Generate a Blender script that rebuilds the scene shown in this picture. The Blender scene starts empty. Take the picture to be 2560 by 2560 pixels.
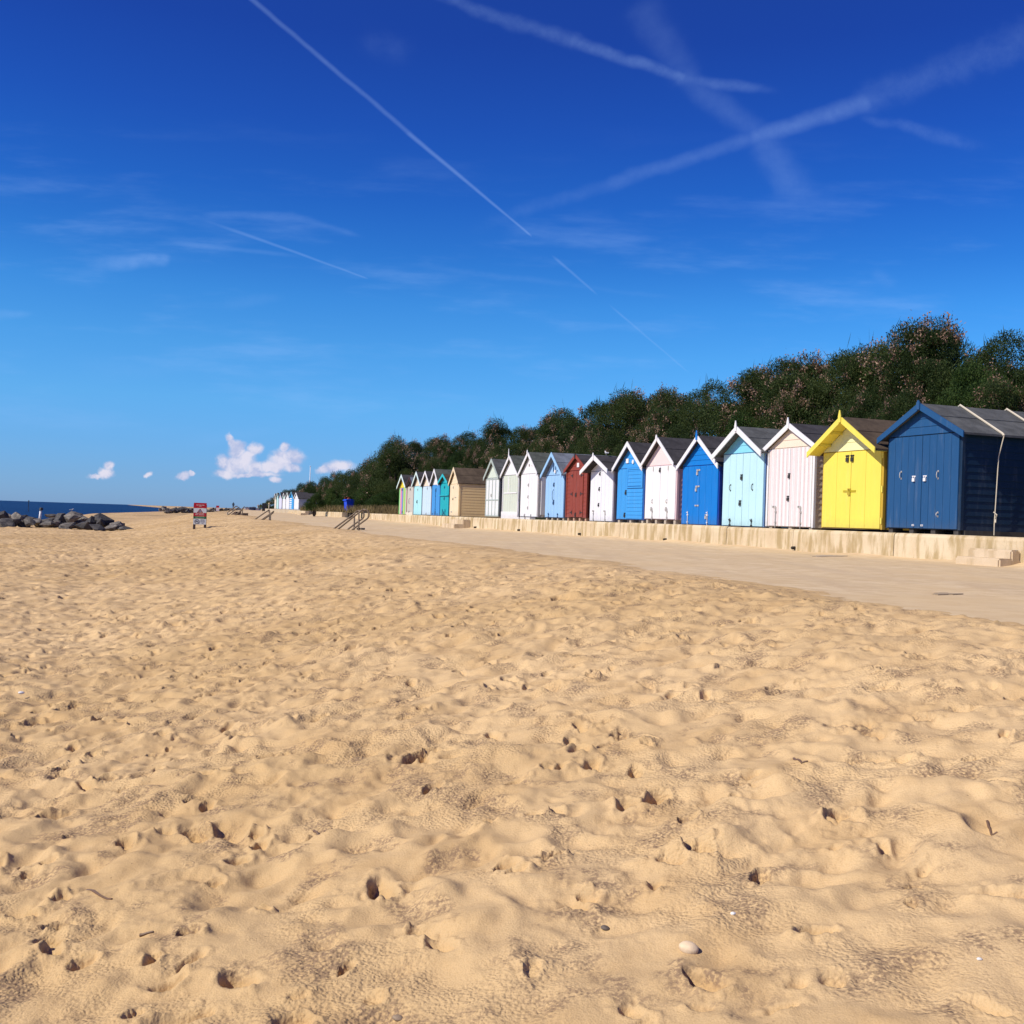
import bpy, bmesh, math, random
import numpy as np
from mathutils import Vector, Matrix

random.seed(7)
rng = np.random.default_rng(11)
sc = bpy.context.scene
COL = sc.collection

# ------------------------------------------------------------------ camera
EYE = 1.5                       # metres above the sand under the camera
FPX = 2662.0                    # focal length in the 2560 px photograph
ROLL = math.radians(1.89)
PITCH = math.radians(0.28)
R_ = Vector((math.cos(ROLL), 0, math.sin(ROLL)))
F0 = Vector((0, math.cos(PITCH), math.sin(PITCH)))
U_ = R_.cross(F0).normalized()
F_ = U_.cross(R_).normalized()
cam = bpy.data.cameras.new("camera")
cam.sensor_width = 36.0
cam.lens = 36.0 * FPX / 2560.0
cam.clip_start = 0.05
cam.clip_end = 30000
camo = bpy.data.objects.new("camera", cam)
COL.objects.link(camo)
M = Matrix((R_, U_, -F_)).transposed().to_4x4()
M.translation = Vector((0, 0, EYE))
camo.matrix_world = M
sc.camera = camo
sc.render.resolution_x = sc.render.resolution_y = 1024


def ray(px, py):
    return F_ + R_ * ((px - 1280) / FPX) + U_ * ((1280 - py) / FPX)


def at_z(px, py, z):            # point of the view ray at world height z
    d = ray(px, py)
    t = (z - EYE) / d.z
    return Vector((0, 0, EYE)) + d * t


def at_y(px, py, y):            # point of the view ray at distance y
    d = ray(px, py)
    return Vector((0, 0, EYE)) + d * (y / d.y)


# ------------------------------------------------------------------ sun + sky
SUN_AZ = math.radians(-117)     # clockwise from the camera's forward axis
SUN_EL = math.radians(42)
sdir = Vector((math.sin(SUN_AZ) * math.cos(SUN_EL), math.cos(SUN_AZ) * math.cos(SUN_EL), math.sin(SUN_EL)))
sl = bpy.data.lights.new("sun", 'SUN')
sl.energy = 4.3
sl.angle = math.radians(0.53)
sl.color = (1.0, 0.92, 0.77)
so = bpy.data.objects.new("sun", sl)
so.rotation_euler = sdir.to_track_quat('Z', 'Y').to_euler()
COL.objects.link(so)
sc.view_settings.view_transform = 'Standard'
sc.view_settings.look = 'None'
sc.view_settings.gamma = 1.0
sc.view_settings.exposure = 0.3


class NT:
    """tiny helper for building node trees"""
    def __init__(self, tree):
        self.t = tree
        self.n = tree.nodes
        self.l = tree.links

    def new(self, typ, **kw):
        nd = self.n.new(typ)
        for k, v in kw.items():
            setattr(nd, k, v)
        return nd

    def put(self, sock, v):
        if isinstance(v, bpy.types.NodeSocket):
            self.l.new(v, sock)
        elif v is not None:
            sock.default_value = v

    def math(self, op, a, b=None, c=None, clamp=False):
        nd = self.new('ShaderNodeMath', operation=op)
        nd.use_clamp = clamp
        self.put(nd.inputs[0], a)
        self.put(nd.inputs[1], b)
        self.put(nd.inputs[2], c)
        return nd.outputs[0]

    def vec(self, op, a, b=None, out=0, scale=None):
        nd = self.new('ShaderNodeVectorMath', operation=op)
        self.put(nd.inputs[0], a)
        self.put(nd.inputs[1], b)
        if scale is not None:
            self.put(nd.inputs['Scale'], scale)
        return nd.outputs[out]

    def smooth(self, v, a, b, c=0.0, d=1.0):
        nd = self.new('ShaderNodeMapRange', interpolation_type='SMOOTHSTEP')
        self.put(nd.inputs[0], v)
        for i, x in enumerate((a, b, c, d)):
            self.put(nd.inputs[i + 1], x)
        return nd.outputs[0]

    def lin(self, v, a, b, c=0.0, d=1.0):
        nd = self.new('ShaderNodeMapRange')
        self.put(nd.inputs[0], v)
        for i, x in enumerate((a, b, c, d)):
            self.put(nd.inputs[i + 1], x)
        return nd.outputs[0]

    def noise(self, vec, scale, detail=3, rough=0.5, out=0, dist=0.0):
        nd = self.new('ShaderNodeTexNoise')
        self.put(nd.inputs['Vector'], vec)
        nd.inputs['Scale'].default_value = scale
        nd.inputs['Detail'].default_value = detail
        nd.inputs['Roughness'].default_value = rough
        nd.inputs['Distortion'].default_value = dist
        return nd.outputs[out]

    def mix(self, f, a, b, blend='MIX'):
        nd = self.new('ShaderNodeMix', data_type='RGBA', blend_type=blend)
        self.put(nd.inputs[0], f)
        self.put(nd.inputs[6], a if isinstance(a, bpy.types.NodeSocket) else (*a[:3], 1))
        self.put(nd.inputs[7], b if isinstance(b, bpy.types.NodeSocket) else (*b[:3], 1))
        return nd.outputs[2]

    def ramp(self, v, pts):
        nd = self.new('ShaderNodeValToRGB')
        el = nd.color_ramp.elements
        while len(el) > 1:
            el.remove(el[-1])
        el[0].position, el[0].color = pts[0][0], (*pts[0][1], 1)
        for p, c in pts[1:]:
            e = el.new(p)
            e.color = (*c, 1)
        self.put(nd.inputs[0], v)
        return nd.outputs[0]


def build_world():
    w = bpy.data.worlds.new("World")
    sc.world = w
    w.use_nodes = True
    w.cycles.sampling_method = 'MANUAL'
    w.cycles.sample_map_resolution = 512
    t = NT(w.node_tree)
    t.n.clear()
    out = t.new('ShaderNodeOutputWorld')
    bg = t.new('ShaderNodeBackground')
    bg.inputs['Strength'].default_value = 0.10
    sky = t.new('ShaderNodeTexSky', sky_type='NISHITA')
    sky.sun_disc = False
    sky.sun_elevation = SUN_EL
    sky.sun_rotation = SUN_AZ
    sky.altitude = 0
    sky.air_density = 1.0
    sky.dust_density = 0.2
    sky.ozone_density = 3.0
    tc = t.new('ShaderNodeTexCoord')
    d = tc.outputs['Generated']
    sep = t.new('ShaderNodeSeparateXYZ')
    t.put(sep.inputs[0], d)
    x, y, z = sep.outputs
    # deeper, more polarised blue towards the zenith
    tint = t.ramp(z, SKYTINT)
    base = t.mix(1.0, sky.outputs[0], tint, 'MULTIPLY')
    # gnomonic plane of the northern sky (world fixed)
    yy = t.math('MAXIMUM', y, 0.02)
    cmb = t.new('ShaderNodeCombineXYZ')
    t.put(cmb.inputs[0], t.math('DIVIDE', x, yy))
    t.put(cmb.inputs[1], t.math('DIVIDE', z, yy))
    p = cmb.outputs[0]
    front = t.smooth(y, 0.1, 0.3)

    def g(px, py, s=2560 / 1932):
        r = ray(px * s, py * s)
        return (r.x / r.y, r.z / r.y, 0)
    S = 1932 / 2560 * FPX       # px of the 1932 view per gnomonic unit

    warp = t.vec('SUBTRACT', t.noise(p, 14, 3, 0.6, out=1), (0.5, 0.5, 0.5))
    fine = t.noise(p, 60, 5, 0.65)
    coarse = t.noise(p, 9, 4, 0.6)

    def seg(a, b, w0, w1, s, wob=0.004, e0=0.05, e1=0.05, rag=0.5):
        A, B = Vector(g(*a)), Vector(g(*b))
        ba = B - A
        q = t.vec('ADD', p, t.vec('SCALE', warp, scale=wob))
        pa = t.vec('SUBTRACT', q, tuple(A))
        h = t.math('DIVIDE', t.vec('DOT_PRODUCT', pa, tuple(ba), out=1), ba.dot(ba))
        hc = t.math('MINIMUM', t.math('MAXIMUM', h, 0.0), 1.0)
        dd = t.vec('LENGTH', t.vec('SUBTRACT', pa, t.vec('SCALE', tuple(ba), scale=hc)), out=1)
        wd = t.lin(hc, 0, 1, w0 / S, w1 / S)
        m = t.smooth(t.math('DIVIDE', dd, wd), 1.0, 0.0)
        m = t.math('MULTIPLY', m, t.smooth(h, -0.02, e0))
        m = t.math('MULTIPLY', m, t.smooth(h, 1.02, 1 - e1))
        r = t.math('ADD', t.math('MULTIPLY', fine, rag * 1.6), 1 - rag * 0.8)
        return t.math('MULTIPLY', t.math('MULTIPLY', m, r), s * .68)

    segs = [
        seg((440, -30), (780, 258), 9, 8, .24, .004, .01, .02, .4),
        seg((760, 242), (1003, 446), 8, 3.5, .34, .002, .06, .03, .25),
        seg((1036, 478), (1132, 560), 5, 4, .24, .002, .2, .2, .4),
        seg((1140, 566), (1310, 712), 4, 3, .22, .002, .2, .2, .5),
        seg((820, 460), (1150, 345), 38, 26, .11, .02, .6, .05, .7),
        seg((1100, 362), (1430, 258), 26, 26, .17, .016, .2, .02, .6),
        seg((1400, 266), (1660, 186), 28, 30, .26, .014, .1, .10, .6),
        seg((1610, 205), (1960, 60), 50, 70, .13, .035, .1, .05, .9),
        seg((810, -15), (1100, 88), 22, 28, .17, .02, .05, .05, .9),
        seg((1070, 78), (1300, 150), 22, 20, .24, .016, .05, .05, .9),
        seg((1270, 146), (1500, 175), 24, 14, .20, .01, .05, .5, .7),
        seg((1190, -10), (1300, 150), 80, 60, .12, .02, .2, .05, .5),
        seg((1280, 128), (1450, 275), 44, 44, .15, .02, .1, .05, .5),
        seg((1430, 255), (1560, 420), 50, 70, .17, .03, .1, .5, .6),
        seg((1600, 218), (1900, 280), 18, 32, .15, .02, .2, .4, 1.0),
        seg((350, 402), (694, 525), 7, 3, .26, .002, .4, .03, .3),
        seg((280, 452), (600, 488), 10, 8, .15, .003, .3, .3, .5),
        seg((370, 402), (560, 408), 12, 16, .14, .006, .2, .05, .5),
        seg((540, 405), (700, 452), 16, 8, .13, .006, .1, .3, .5),
        seg((700, 490), (1150, 545), 14, 10, .10, .008, .3, .3, .7),
        seg((960, 520), (1330, 570), 10, 10, .08, .008, .3, .3, .7),
        seg((130, 498), (330, 484), 26, 20, .30, .02, .5, .1, .8),
        seg((-20, 596), (80, 594), 22, 10, .18, .02, .1, .5, .8),
        seg((380, 578), (560, 560), 26, 14, .12, .02, .4, .4, .8),
        seg((40, 690), (520, 690), 50, 40, .09, .03, .4, .4, .8),
        seg((300, 840), (580, 800), 36, 14, .10, .02, .4, .3, .8),
        seg((1640, 500), (1700, 560), 24, 30, .10, .02, .3, .4, .8),
        seg((1480, 575), (1560, 600), 10, 8, .08, .01, .3, .3, .6),
        seg((660, 60), (800, 110), 60, 50, .08, .03, .4, .4, .8),
    ]
    tot = segs[0]
    for s in segs[1:]:
        tot = t.math('SMOOTH_MAX', tot, s, 0.04)
    # thin veil low down
    st = t.new('ShaderNodeMapping')
    st.inputs['Scale'].default_value = (3, 16, 1)
    st.inputs['Rotation'].default_value = (0, 0, 0.12)
    t.put(st.inputs[0], p)
    veil = t.smooth(t.noise(st.outputs[0], 1.6, 5, 0.6), 0.48, 0.8)
    veil = t.math('MULTIPLY', veil, t.math('MULTIPLY', t.smooth(z, 0.02, 0.12), t.smooth(z, 0.36, 0.2)))
    tot = t.math('ADD', tot, t.math('MULTIPLY', veil, 0.22), clamp=True)
    tot = t.math('MULTIPLY', tot, front)
    base = t.mix(tot, base, CIRRUS)

    # cumulus low over the horizon
    blobs = [(432, 828, 9, 9), (436, 838, 10, 9), (446, 850, 19, 22), (440, 876, 26, 22), (424, 890, 24, 11), (462, 872, 24, 20),
             (478, 848, 17, 15), (486, 884, 20, 12), (505, 880, 16, 13),
             (532, 868, 27, 22), (556, 864, 22, 17), (516, 882, 22, 10), (550, 884, 24, 9), (538, 848, 11, 10),
             (206, 883, 11, 11), (196, 895, 18, 11), (178, 900, 15, 6),
             (343, 900, 17, 7), (518, 905, 14, 8), (281, 897, 8, 5), (362, 895, 10, 4), (640, 884, 34, 14), (612, 888, 16, 9),
             (470, 893, 60, 6), (420, 870, 14, 14), (470, 860, 16, 12)]
    cw = t.vec('SUBTRACT', t.noise(p, 42, 4, 0.6, out=1), (0.5, 0.5, 0.5))
    q = t.vec('ADD', p, t.vec('SCALE', cw, scale=0.016))
    f = None
    for bx, by, rx, ry in blobs:
        c = g(bx, by)
        rx, ry = rx * 1.22, ry * 1.2
        v = t.vec('MULTIPLY', t.vec('SUBTRACT', q, c), (S / rx, S / ry, 0))
        k = t.math('SUBTRACT', 1.0, t.vec('LENGTH', v, out=1))
        f = k if f is None else t.math('SMOOTH_MAX', f, k, 0.15)
    cn = t.noise(p, 75, 5, 0.6)
    f = t.math('ADD', f, t.math('MULTIPLY', t.math('SUBTRACT', cn, 0.5), 0.7))
    dens = t.math('MULTIPLY', t.smooth(f, -0.02, 0.62), front)
    # relief: lit and shaded cloud tones painted in from noise and cloud thickness
    shade = t.noise(q, 55, 4, 0.6)
    lit = t.math('ADD', t.math('MULTIPLY', t.smooth(f, 0.0, 0.75), 0.25), t.smooth(shade, 0.35, 0.62))
    ccol = t.mix(t.math('MULTIPLY', lit, 0.8, clamp=True), CUMA, CUMB)
    base = t.mix(t.math('MULTIPLY', dens, 0.9), base, ccol)
    t.put(bg.inputs['Color'], base)
    t.l.new(bg.outputs[0], out.inputs[0])


SKYTINT = [(0.0, (.30, .55, 1.22)), (.029, (.28, .56, 1.16)), (.055, (.27, .60, 1.16)), (.098, (.27, .69, 1.17)), (.149, (.215, .68, 1.16)), (.193, (.150, .61, 1.14)),
           (.232, (.085, .48, 1.06)), (.280, (.042, .36, 1.0)), (.339, (.022, .26, .92)), (.408, (.008, .18, .80)), (.7, (.01, .14, .7)), (1.0, (.02, .14, .65))]
CIRRUS = (3.1, 4.9, 8.6)
CUMA = (3.3, 3.9, 6.0)
CUMB = (6.6, 6.3, 7.2)
build_world()


# ------------------------------------------------------------------ materials
def new_mat(name):
    m = bpy.data.materials.new(name)
    m.use_nodes = True
    t = NT(m.node_tree)
    b = t.n['Principled BSDF']
    return m, t, b


MATS = {}


def paint(key, col, rough=0.55, var=0.07, grain=True, wear=0.0, wearcol=(.35, .3, .25), spec=0.3):
    if key in MATS:
        return MATS[key]
    m, t, b = new_mat(key)
    tc = t.new('ShaderNodeTexCoord')
    o = tc.outputs['Object']
    mp = t.new('ShaderNodeMapping')
    mp.inputs['Scale'].default_value = (5, 5, 0.7)
    t.put(mp.inputs[0], o)
    n = t.noise(mp.outputs[0], 3.0, 5, 0.6)
    n2 = t.noise(o, 1.1, 4, 0.6)
    f = t.math('ADD', t.math('MULTIPLY', n, var * 2), t.math('MULTIPLY', n2, var * 2))
    f = t.math('ADD', f, 1 - var * 2)
    cc = t.new('ShaderNodeCombineColor')
    for i in range(3):
        t.put(cc.inputs[i], f)
    c = t.mix(1.0, col, cc.outputs[0], 'MULTIPLY')
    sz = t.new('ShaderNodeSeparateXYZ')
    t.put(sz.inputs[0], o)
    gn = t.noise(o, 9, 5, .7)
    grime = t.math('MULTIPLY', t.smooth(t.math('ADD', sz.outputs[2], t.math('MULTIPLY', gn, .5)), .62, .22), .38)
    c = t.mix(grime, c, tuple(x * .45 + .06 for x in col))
    salt = t.math('MULTIPLY', t.smooth(t.noise(mp.outputs[0], 1.7, 5, .65), .52, .75), .16)
    c = t.mix(salt, c, tuple(x * .7 + .22 for x in col))
    if wear:
        ww = t.smooth(t.noise(mp.outputs[0], 5, 6, 0.7), 0.62, 0.72)
        c = t.mix(t.math('MULTIPLY', ww, wear), c, wearcol)
    t.put(b.inputs['Base Color'], c)
    t.put(b.inputs['Roughness'], rough)
    b.inputs['Specular IOR Level'].default_value = spec
    if grain:
        bp = t.new('ShaderNodeBump')
        bp.inputs['Strength'].default_value = 0.25
        bp.inputs['Distance'].default_value = 0.01
        t.put(bp.inputs['Height'], n)
        t.put(b.inputs['Normal'], bp.outputs[0])
    MATS[key] = m
    return m


def felt(key, col):
    if key in MATS:
        return MATS[key]
    m, t, b = new_mat(key)
    o = t.new('ShaderNodeTexCoord').outputs['Object']
    n = t.noise(o, 2.2, 6, 0.7)
    n2 = t.noise(o, 60, 2, 0.5)
    c = t.mix(t.smooth(n, .35, .7), tuple(x * .72 for x in col), tuple(x * 1.3 for x in col))
    c = t.mix(t.math('MULTIPLY', t.smooth(n2, .55, .75), .35), c, tuple(x * 1.9 for x in col))
    t.put(b.inputs['Base Color'], c)
    b.inputs['Roughness'].default_value = 0.9
    b.inputs['Specular IOR Level'].default_value = 0.2
    bp = t.new('ShaderNodeBump')
    bp.inputs['Strength'].default_value = 0.4
    bp.inputs['Distance'].default_value = 0.01
    t.put(bp.inputs['Height'], n2)
    t.put(b.inputs['Normal'], bp.outputs[0])
    MATS[key] = m
    return m


def sand_mat():
    m, t, b = new_mat("sand")
    geo = t.new('ShaderNodeNewGeometry')
    o = geo.outputs['Position']
    big = t.noise(o, 0.22, 3, 0.5)
    mid = t.noise(o, 2.6, 4, 0.6)
    gr = t.noise(o, 170, 3, 0.6)
    c = t.mix(t.smooth(big, .35, .65), (.525, .358, .180), (.62, .438, .240))
    c = t.mix(t.math('MULTIPLY', t.smooth(mid, .42, .70), .5), c, (.455, .292, .138))
    c = t.mix(t.math('MULTIPLY', t.smooth(gr, .45, .70), .30), c, (.36, .235, .100))
    # darker heavy grains gathered by the wind in the pocked patches
    hv = t.math('MULTIPLY', t.smooth(t.noise(o, 4.6, 4, .62), .51, .65), t.smooth(t.noise(o, 75, 2, .6), .36, .60))
    c = t.mix(t.math('MULTIPLY', hv, .75), c, (.20, .130, .088))
    # dark specks of grit
    vo = t.new('ShaderNodeTexVoronoi')
    vo.inputs['Scale'].default_value = 26
    t.put(vo.inputs['Vector'], o)
    sp = t.math('MULTIPLY', t.smooth(vo.outputs['Distance'], .13, .07), t.smooth(t.noise(o, 9, 2), .56, .62))
    c = t.mix(t.math('MULTIPLY', sp, .5), c, (.12, .075, .045))
    # patches of damp, greenish sand and strand line far off
    sepp = t.new('ShaderNodeSeparateXYZ')
    t.put(sepp.inputs[0], o)
    far = t.smooth(sepp.outputs[1], 75, 120)
    mp = t.new('ShaderNodeMapping')
    mp.inputs['Scale'].default_value = (.05, .016, 1)
    t.put(mp.inputs[0], o)
    wd = t.smooth(t.noise(mp.outputs[0], 3.5, 3), .50, .62)
    c = t.mix(t.math('MULTIPLY', t.math('MULTIPLY', wd, far), .5), c, (.22, .16, .085))
    t.put(b.inputs['Base Color'], c)
    b.inputs['Roughness'].default_value = 0.95
    b.inputs['Specular IOR Level'].default_value = 0.12
    # wind pocked orange-peel texture in patches + grains
    msk = t.smooth(t.noise(o, 2.3, 3, 0.6), .44, .60)
    pv = t.new('ShaderNodeTexVoronoi', feature='SMOOTH_F1')
    pv.inputs['Scale'].default_value = 78
    pv.inputs['Smoothness'].default_value = .6
    wob = t.vec('ADD', o, t.vec('SCALE', t.noise(o, 30, 2, .5, out=1), scale=.02))
    t.put(pv.inputs['Vector'], wob)
    h = t.math('MULTIPLY', t.math('MULTIPLY', pv.outputs['Distance'], msk), -0.0075)
    h = t.math('ADD', h, t.math('MULTIPLY', gr, 0.0030))
    h = t.math('ADD', h, t.math('MULTIPLY', t.noise(o, 19, 3, 0.6), 0.006))
    bp = t.new('ShaderNodeBump')
    bp.inputs['Strength'].default_value = 0.8
    bp.inputs['Distance'].default_value = 1.0
    t.put(bp.inputs['Height'], h)
    t.put(b.inputs['Normal'], bp.outputs[0])
    return m


def concrete_mat(name, ca, cb, cs, streak=None):
    m, t, b = new_mat(name)
    o = t.new('ShaderNodeNewGeometry').outputs['Position']
    n = t.noise(o, 0.9, 5, 0.65)
    mp = t.new('ShaderNodeMapping')
    mp.inputs['Scale'].default_value = (1.6, 1.6, .35)
    t.put(mp.inputs[0], o)
    st = t.noise(mp.outputs[0], 2.4, 5, 0.6)
    fi = t.noise(o, 38, 4, 0.7)
    c = t.mix(t.smooth(n, .35, .65), ca, cb)
    c = t.mix(t.math('MULTIPLY', t.smooth(st, .43, .62), .85), c, cs)
    c = t.mix(t.math('MULTIPLY', t.smooth(fi, .52, .75), .25), c, tuple(x * .55 for x in cs))
    if streak:
        m2 = t.new('ShaderNodeMapping')
        m2.inputs['Rotation'].default_value = (0, 0, -math.radians(20.2))
        m2.inputs['Scale'].default_value = (1.7, .16, 1)
        t.put(m2.inputs[0], o)
        c = t.mix(t.math('MULTIPLY', t.smooth(t.noise(m2.outputs[0], 1.0, 6, .65), .46, .68), .5), c, streak)
        c = t.mix(t.math('MULTIPLY', t.smooth(t.noise(o, .35, 5, .6), .5, .66), .55), c, (.62, .455, .26))
        c = t.mix(t.math('MULTIPLY', t.smooth(t.noise(o, 5.5, 2, .5), .68, .74), .35), c, (.33, .24, .15))
    t.put(b.inputs['Base Color'], c)
    b.inputs['Roughness'].default_value = 0.92
    b.inputs['Specular IOR Level'].default_value = 0.15
    bp = t.new('ShaderNodeBump')
    bp.inputs['Strength'].default_value = 0.4
    bp.inputs['Distance'].default_value = 0.01
    t.put(bp.inputs['Height'], fi)
    t.put(b.inputs['Normal'], bp.outputs[0])
    return m


def leaf_mat(name, pts, trans=0.25):
    m, t, b = new_mat(name)
    geo = t.new('ShaderNodeNewGeometry')
    oi = t.new('ShaderNodeObjectInfo')
    n = t.noise(geo.outputs['Position'], 0.9, 3, .6)
    v = t.math('ADD', t.math('MULTIPLY', geo.outputs['Random Per Island'], .55), t.math('MULTIPLY', n, .6))
    v = t.math('ADD', v, t.math('MULTIPLY', t.math('SUBTRACT', oi.outputs['Random'], .5), .30))
    c = t.ramp(v, pts)
    t.put(b.inputs['Base Color'], c)
    b.inputs['Roughness'].default_value = 0.6
    b.inputs['Specular IOR Level'].default_value = 0.2
    tr = t.new('ShaderNodeBsdfTranslucent')
    t.put(tr.inputs[0], c)
    mx = t.new('ShaderNodeMixShader')
    mx.inputs[0].default_value = trans
    out = t.n['Material Output']
    t.l.new(b.outputs[0], mx.inputs[1])
    t.l.new(tr.outputs[0], mx.inputs[2])
    t.l.new(mx.outputs[0], out.inputs[0])
    return m


def rock_mat():
    m, t, b = new_mat("granite")
    o = t.new('ShaderNodeTexCoord').outputs['Object']
    oi = t.new('ShaderNodeObjectInfo')
    n = t.noise(o, 2.2, 6, .65)
    v = t.math('ADD', n, t.math('MULTIPLY', t.math('SUBTRACT', oi.outputs['Random'], .5), .35))
    c = t.ramp(v, [(.25, (.030, .028, .030)), (.5, (.075, .068, .064)), (.68, (.17, .15, .13)), (.85, (.34, .30, .26))])
    t.put(b.inputs['Base Color'], c)
    b.inputs['Roughness'].default_value = .85
    bp = t.new('ShaderNodeBump')
    bp.inputs['Strength'].default_value = .6
    bp.inputs['Distance'].default_value = .06
    t.put(bp.inputs['Height'], t.noise(o, 6, 6, .7))
    t.put(b.inputs['Normal'], bp.outputs[0])
    return m


def sea_mat():
    m, t, b = new_mat("sea_water")
    o = t.new('ShaderNodeNewGeometry').outputs['Position']
    mp = t.new('ShaderNodeMapping')
    mp.inputs['Scale'].default_value = (.25, .6, 1)
    t.put(mp.inputs[0], o)
    n = t.noise(mp.outputs[0], .8, 5, .6)
    mp2 = t.new('ShaderNodeMapping')
    mp2.inputs['Scale'].default_value = (.004, .03, 1)
    t.put(mp2.inputs[0], o)
    n2 = t.noise(mp2.outputs[0], 1.0, 4, .6)
    c = t.mix(t.smooth(n2, .4, .65), (.004, .022, .075), (.008, .036, .105))
    t.put(b.inputs['Base Color'], c)
    b.inputs['Roughness'].default_value = .45
    b.inputs['Specular IOR Level'].default_value = .12
    bp = t.new('ShaderNodeBump')
    bp.inputs['Strength'].default_value = .9
    bp.inputs['Distance'].default_value = .5
    t.put(bp.inputs['Height'], n)
    t.put(b.inputs['Normal'], bp.outputs[0])
    return m


SAND = sand_mat()
PROM = concrete_mat("sandy_concrete", (.60, .455, .278), (.66, .51, .325), (.55, .40, .235), (.50, .375, .245))
WALLC = concrete_mat("stained_concrete", (.56, .44, .29), (.64, .53, .37), (.36, .265, .13))
STEPC = concrete_mat("pale_concrete", (.56, .44, .30), (.62, .50, .36), (.45, .34, .21))
TERR = concrete_mat("terrace_concrete", (.46, .38, .28), (.50, .43, .33), (.36, .29, .2))
LEAF = leaf_mat("tamarisk_green", [(.15, (.014, .026, .008)), (.45, (.034, .060, .016)), (.7, (.064, .096, .026)), (.95, (.110, .132, .042))], .45)
LEAF2 = leaf_mat("bramble_green", [(.2, (.014, .032, .009)), (.5, (.036, .072, .016)), (.8, (.072, .12, .026)), (1, (.12, .16, .045))], .45)
BLOOM = leaf_mat("faded_pink_blossom", [(.2, (.15, .085, .055)), (.5, (.29, .175, .12)), (.9, (.45, .31, .225))])
BARK = paint("bark", (.07, .05, .035), .9)
DRYG = leaf_mat("dry_grass", [(.2, (.08, .065, .03)), (.5, (.2, .15, .065)), (.9, (.34, .26, .12))])
ROCK = rock_mat()
SEA = sea_mat()
DARKMET = paint("dark_iron", (.03, .028, .028), .5)
GALV = paint("galvanised_steel", (.42, .40, .38), .4, spec=.6)
RUSTY = paint("weathered_steel_rail", (.17, .125, .085), .6)
WHITE = paint("white_paint", (.72, .71, .73), .5, .04)


# ------------------------------------------------------------------ object helpers
def tag(o, label=None, cat=None, group=None, kind=None):
    if label: o['label'] = label
    if cat: o['category'] = cat
    if group: o['group'] = group
    if kind: o['kind'] = kind
    return o


def empty(name, loc=(0, 0, 0), rz=0.0):
    o = bpy.data.objects.new(name, None)
    o.empty_display_size = .3
    o.location = loc
    o.rotation_euler = (0, 0, rz)
    COL.objects.link(o)
    return o


def link(name, me, mat, parent=None):
    o = bpy.data.objects.new(name, me)
    if mat is not None:
        if isinstance(mat, (list, tuple)):
            for k in mat: me.materials.append(k)
        else:
            me.materials.append(mat)
    COL.objects.link(o)
    if parent is not None:
        o.parent = parent
    return o


def obj(name, bm, mat, parent=None, smooth=False):
    me = bpy.data.meshes.new(name)
    bmesh.ops.recalc_face_normals(bm, faces=bm.faces[:])
    bm.to_mesh(me)
    bm.free()
    if smooth:
        me.polygons.foreach_set('use_smooth', [True] * len(me.polygons))
    return link(name, me, mat, parent)


def np_mesh(name, verts, faces, k=4):
    me = bpy.data.meshes.new(name)
    nv, nf = len(verts), len(faces)
    me.vertices.add(nv)
    me.vertices.foreach_set('co', np.asarray(verts, dtype=np.float32).ravel())
    me.loops.add(nf * k)
    me.loops.foreach_set('vertex_index', np.asarray(faces, dtype=np.int32).ravel())
    me.polygons.add(nf)
    me.polygons.foreach_set('loop_start', np.arange(nf, dtype=np.int32) * k)
    me.polygons.foreach_set('loop_total', np.full(nf, k, dtype=np.int32))
    me.update(calc_edges=True)
    return me


def box(bm, x0, x1, y0, y1, z0, z1):
    v = [bm.verts.new((x, y, z)) for z in (z0, z1) for y in (y0, y1) for x in (x0, x1)]
    for f in ((0, 2, 3, 1), (4, 5, 7, 6), (0, 1, 5, 4), (2, 6, 7, 3), (0, 4, 6, 2), (1, 3, 7, 5)):
        bm.faces.new([v[i] for i in f])


def prism(bm, poly, y0, y1):        # poly of (x,z) extruded in y
    a = [bm.verts.new((x, y0, z)) for x, z in poly]
    b = [bm.verts.new((x, y1, z)) for x, z in poly]
    bm.faces.new(a)
    bm.faces.new(b[::-1])
    n = len(poly)
    for i in range(n):
        bm.faces.new((a[i], b[i], b[(i + 1) % n], a[(i + 1) % n]))


def prism_x(bm, poly, x0, x1):      # poly of (y,z) extruded in x
    a = [bm.verts.new((x0, y, z)) for y, z in poly]
    b = [bm.verts.new((x1, y, z)) for y, z in poly]
    bm.faces.new(a)
    bm.faces.new(b[::-1])
    n = len(poly)
    for i in range(n):
        bm.faces.new((a[i], b[i], b[(i + 1) % n], a[(i + 1) % n]))


def tube(bm, pts, r0, r1=None, n=6, cap=True):
    r1 = r0 if r1 is None else r1
    pts = [Vector(p) for p in pts]
    rings = []
    for i, p in enumerate(pts):
        a = pts[max(i - 1, 0)]
        b = pts[min(i + 1, len(pts) - 1)]
        d = (b - a).normalized()
        s = d.orthogonal().normalized() if i == 0 else (ps - d * ps.dot(d)).normalized()
        ps = s
        q = d.cross(s)
        r = r0 + (r1 - r0) * i / max(len(pts) - 1, 1)
        rings.append([bm.verts.new(p + (s * math.cos(k * 2 * math.pi / n) + q * math.sin(k * 2 * math.pi / n)) * r) for k in range(n)])
    for i in range(len(rings) - 1):
        for k in range(n):
            bm.faces.new((rings[i][k], rings[i][(k + 1) % n], rings[i + 1][(k + 1) % n], rings[i + 1][k]))
    if cap:
        bm.faces.new(rings[0][::-1])
        bm.faces.new(rings[-1])


def disc(bm, x, z, r, y0, y1, n=16):
    prism(bm, [(x + r * math.cos(i * 2 * math.pi / n), z + r * math.sin(i * 2 * math.pi / n)) for i in range(n)], y0, y1)


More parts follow.
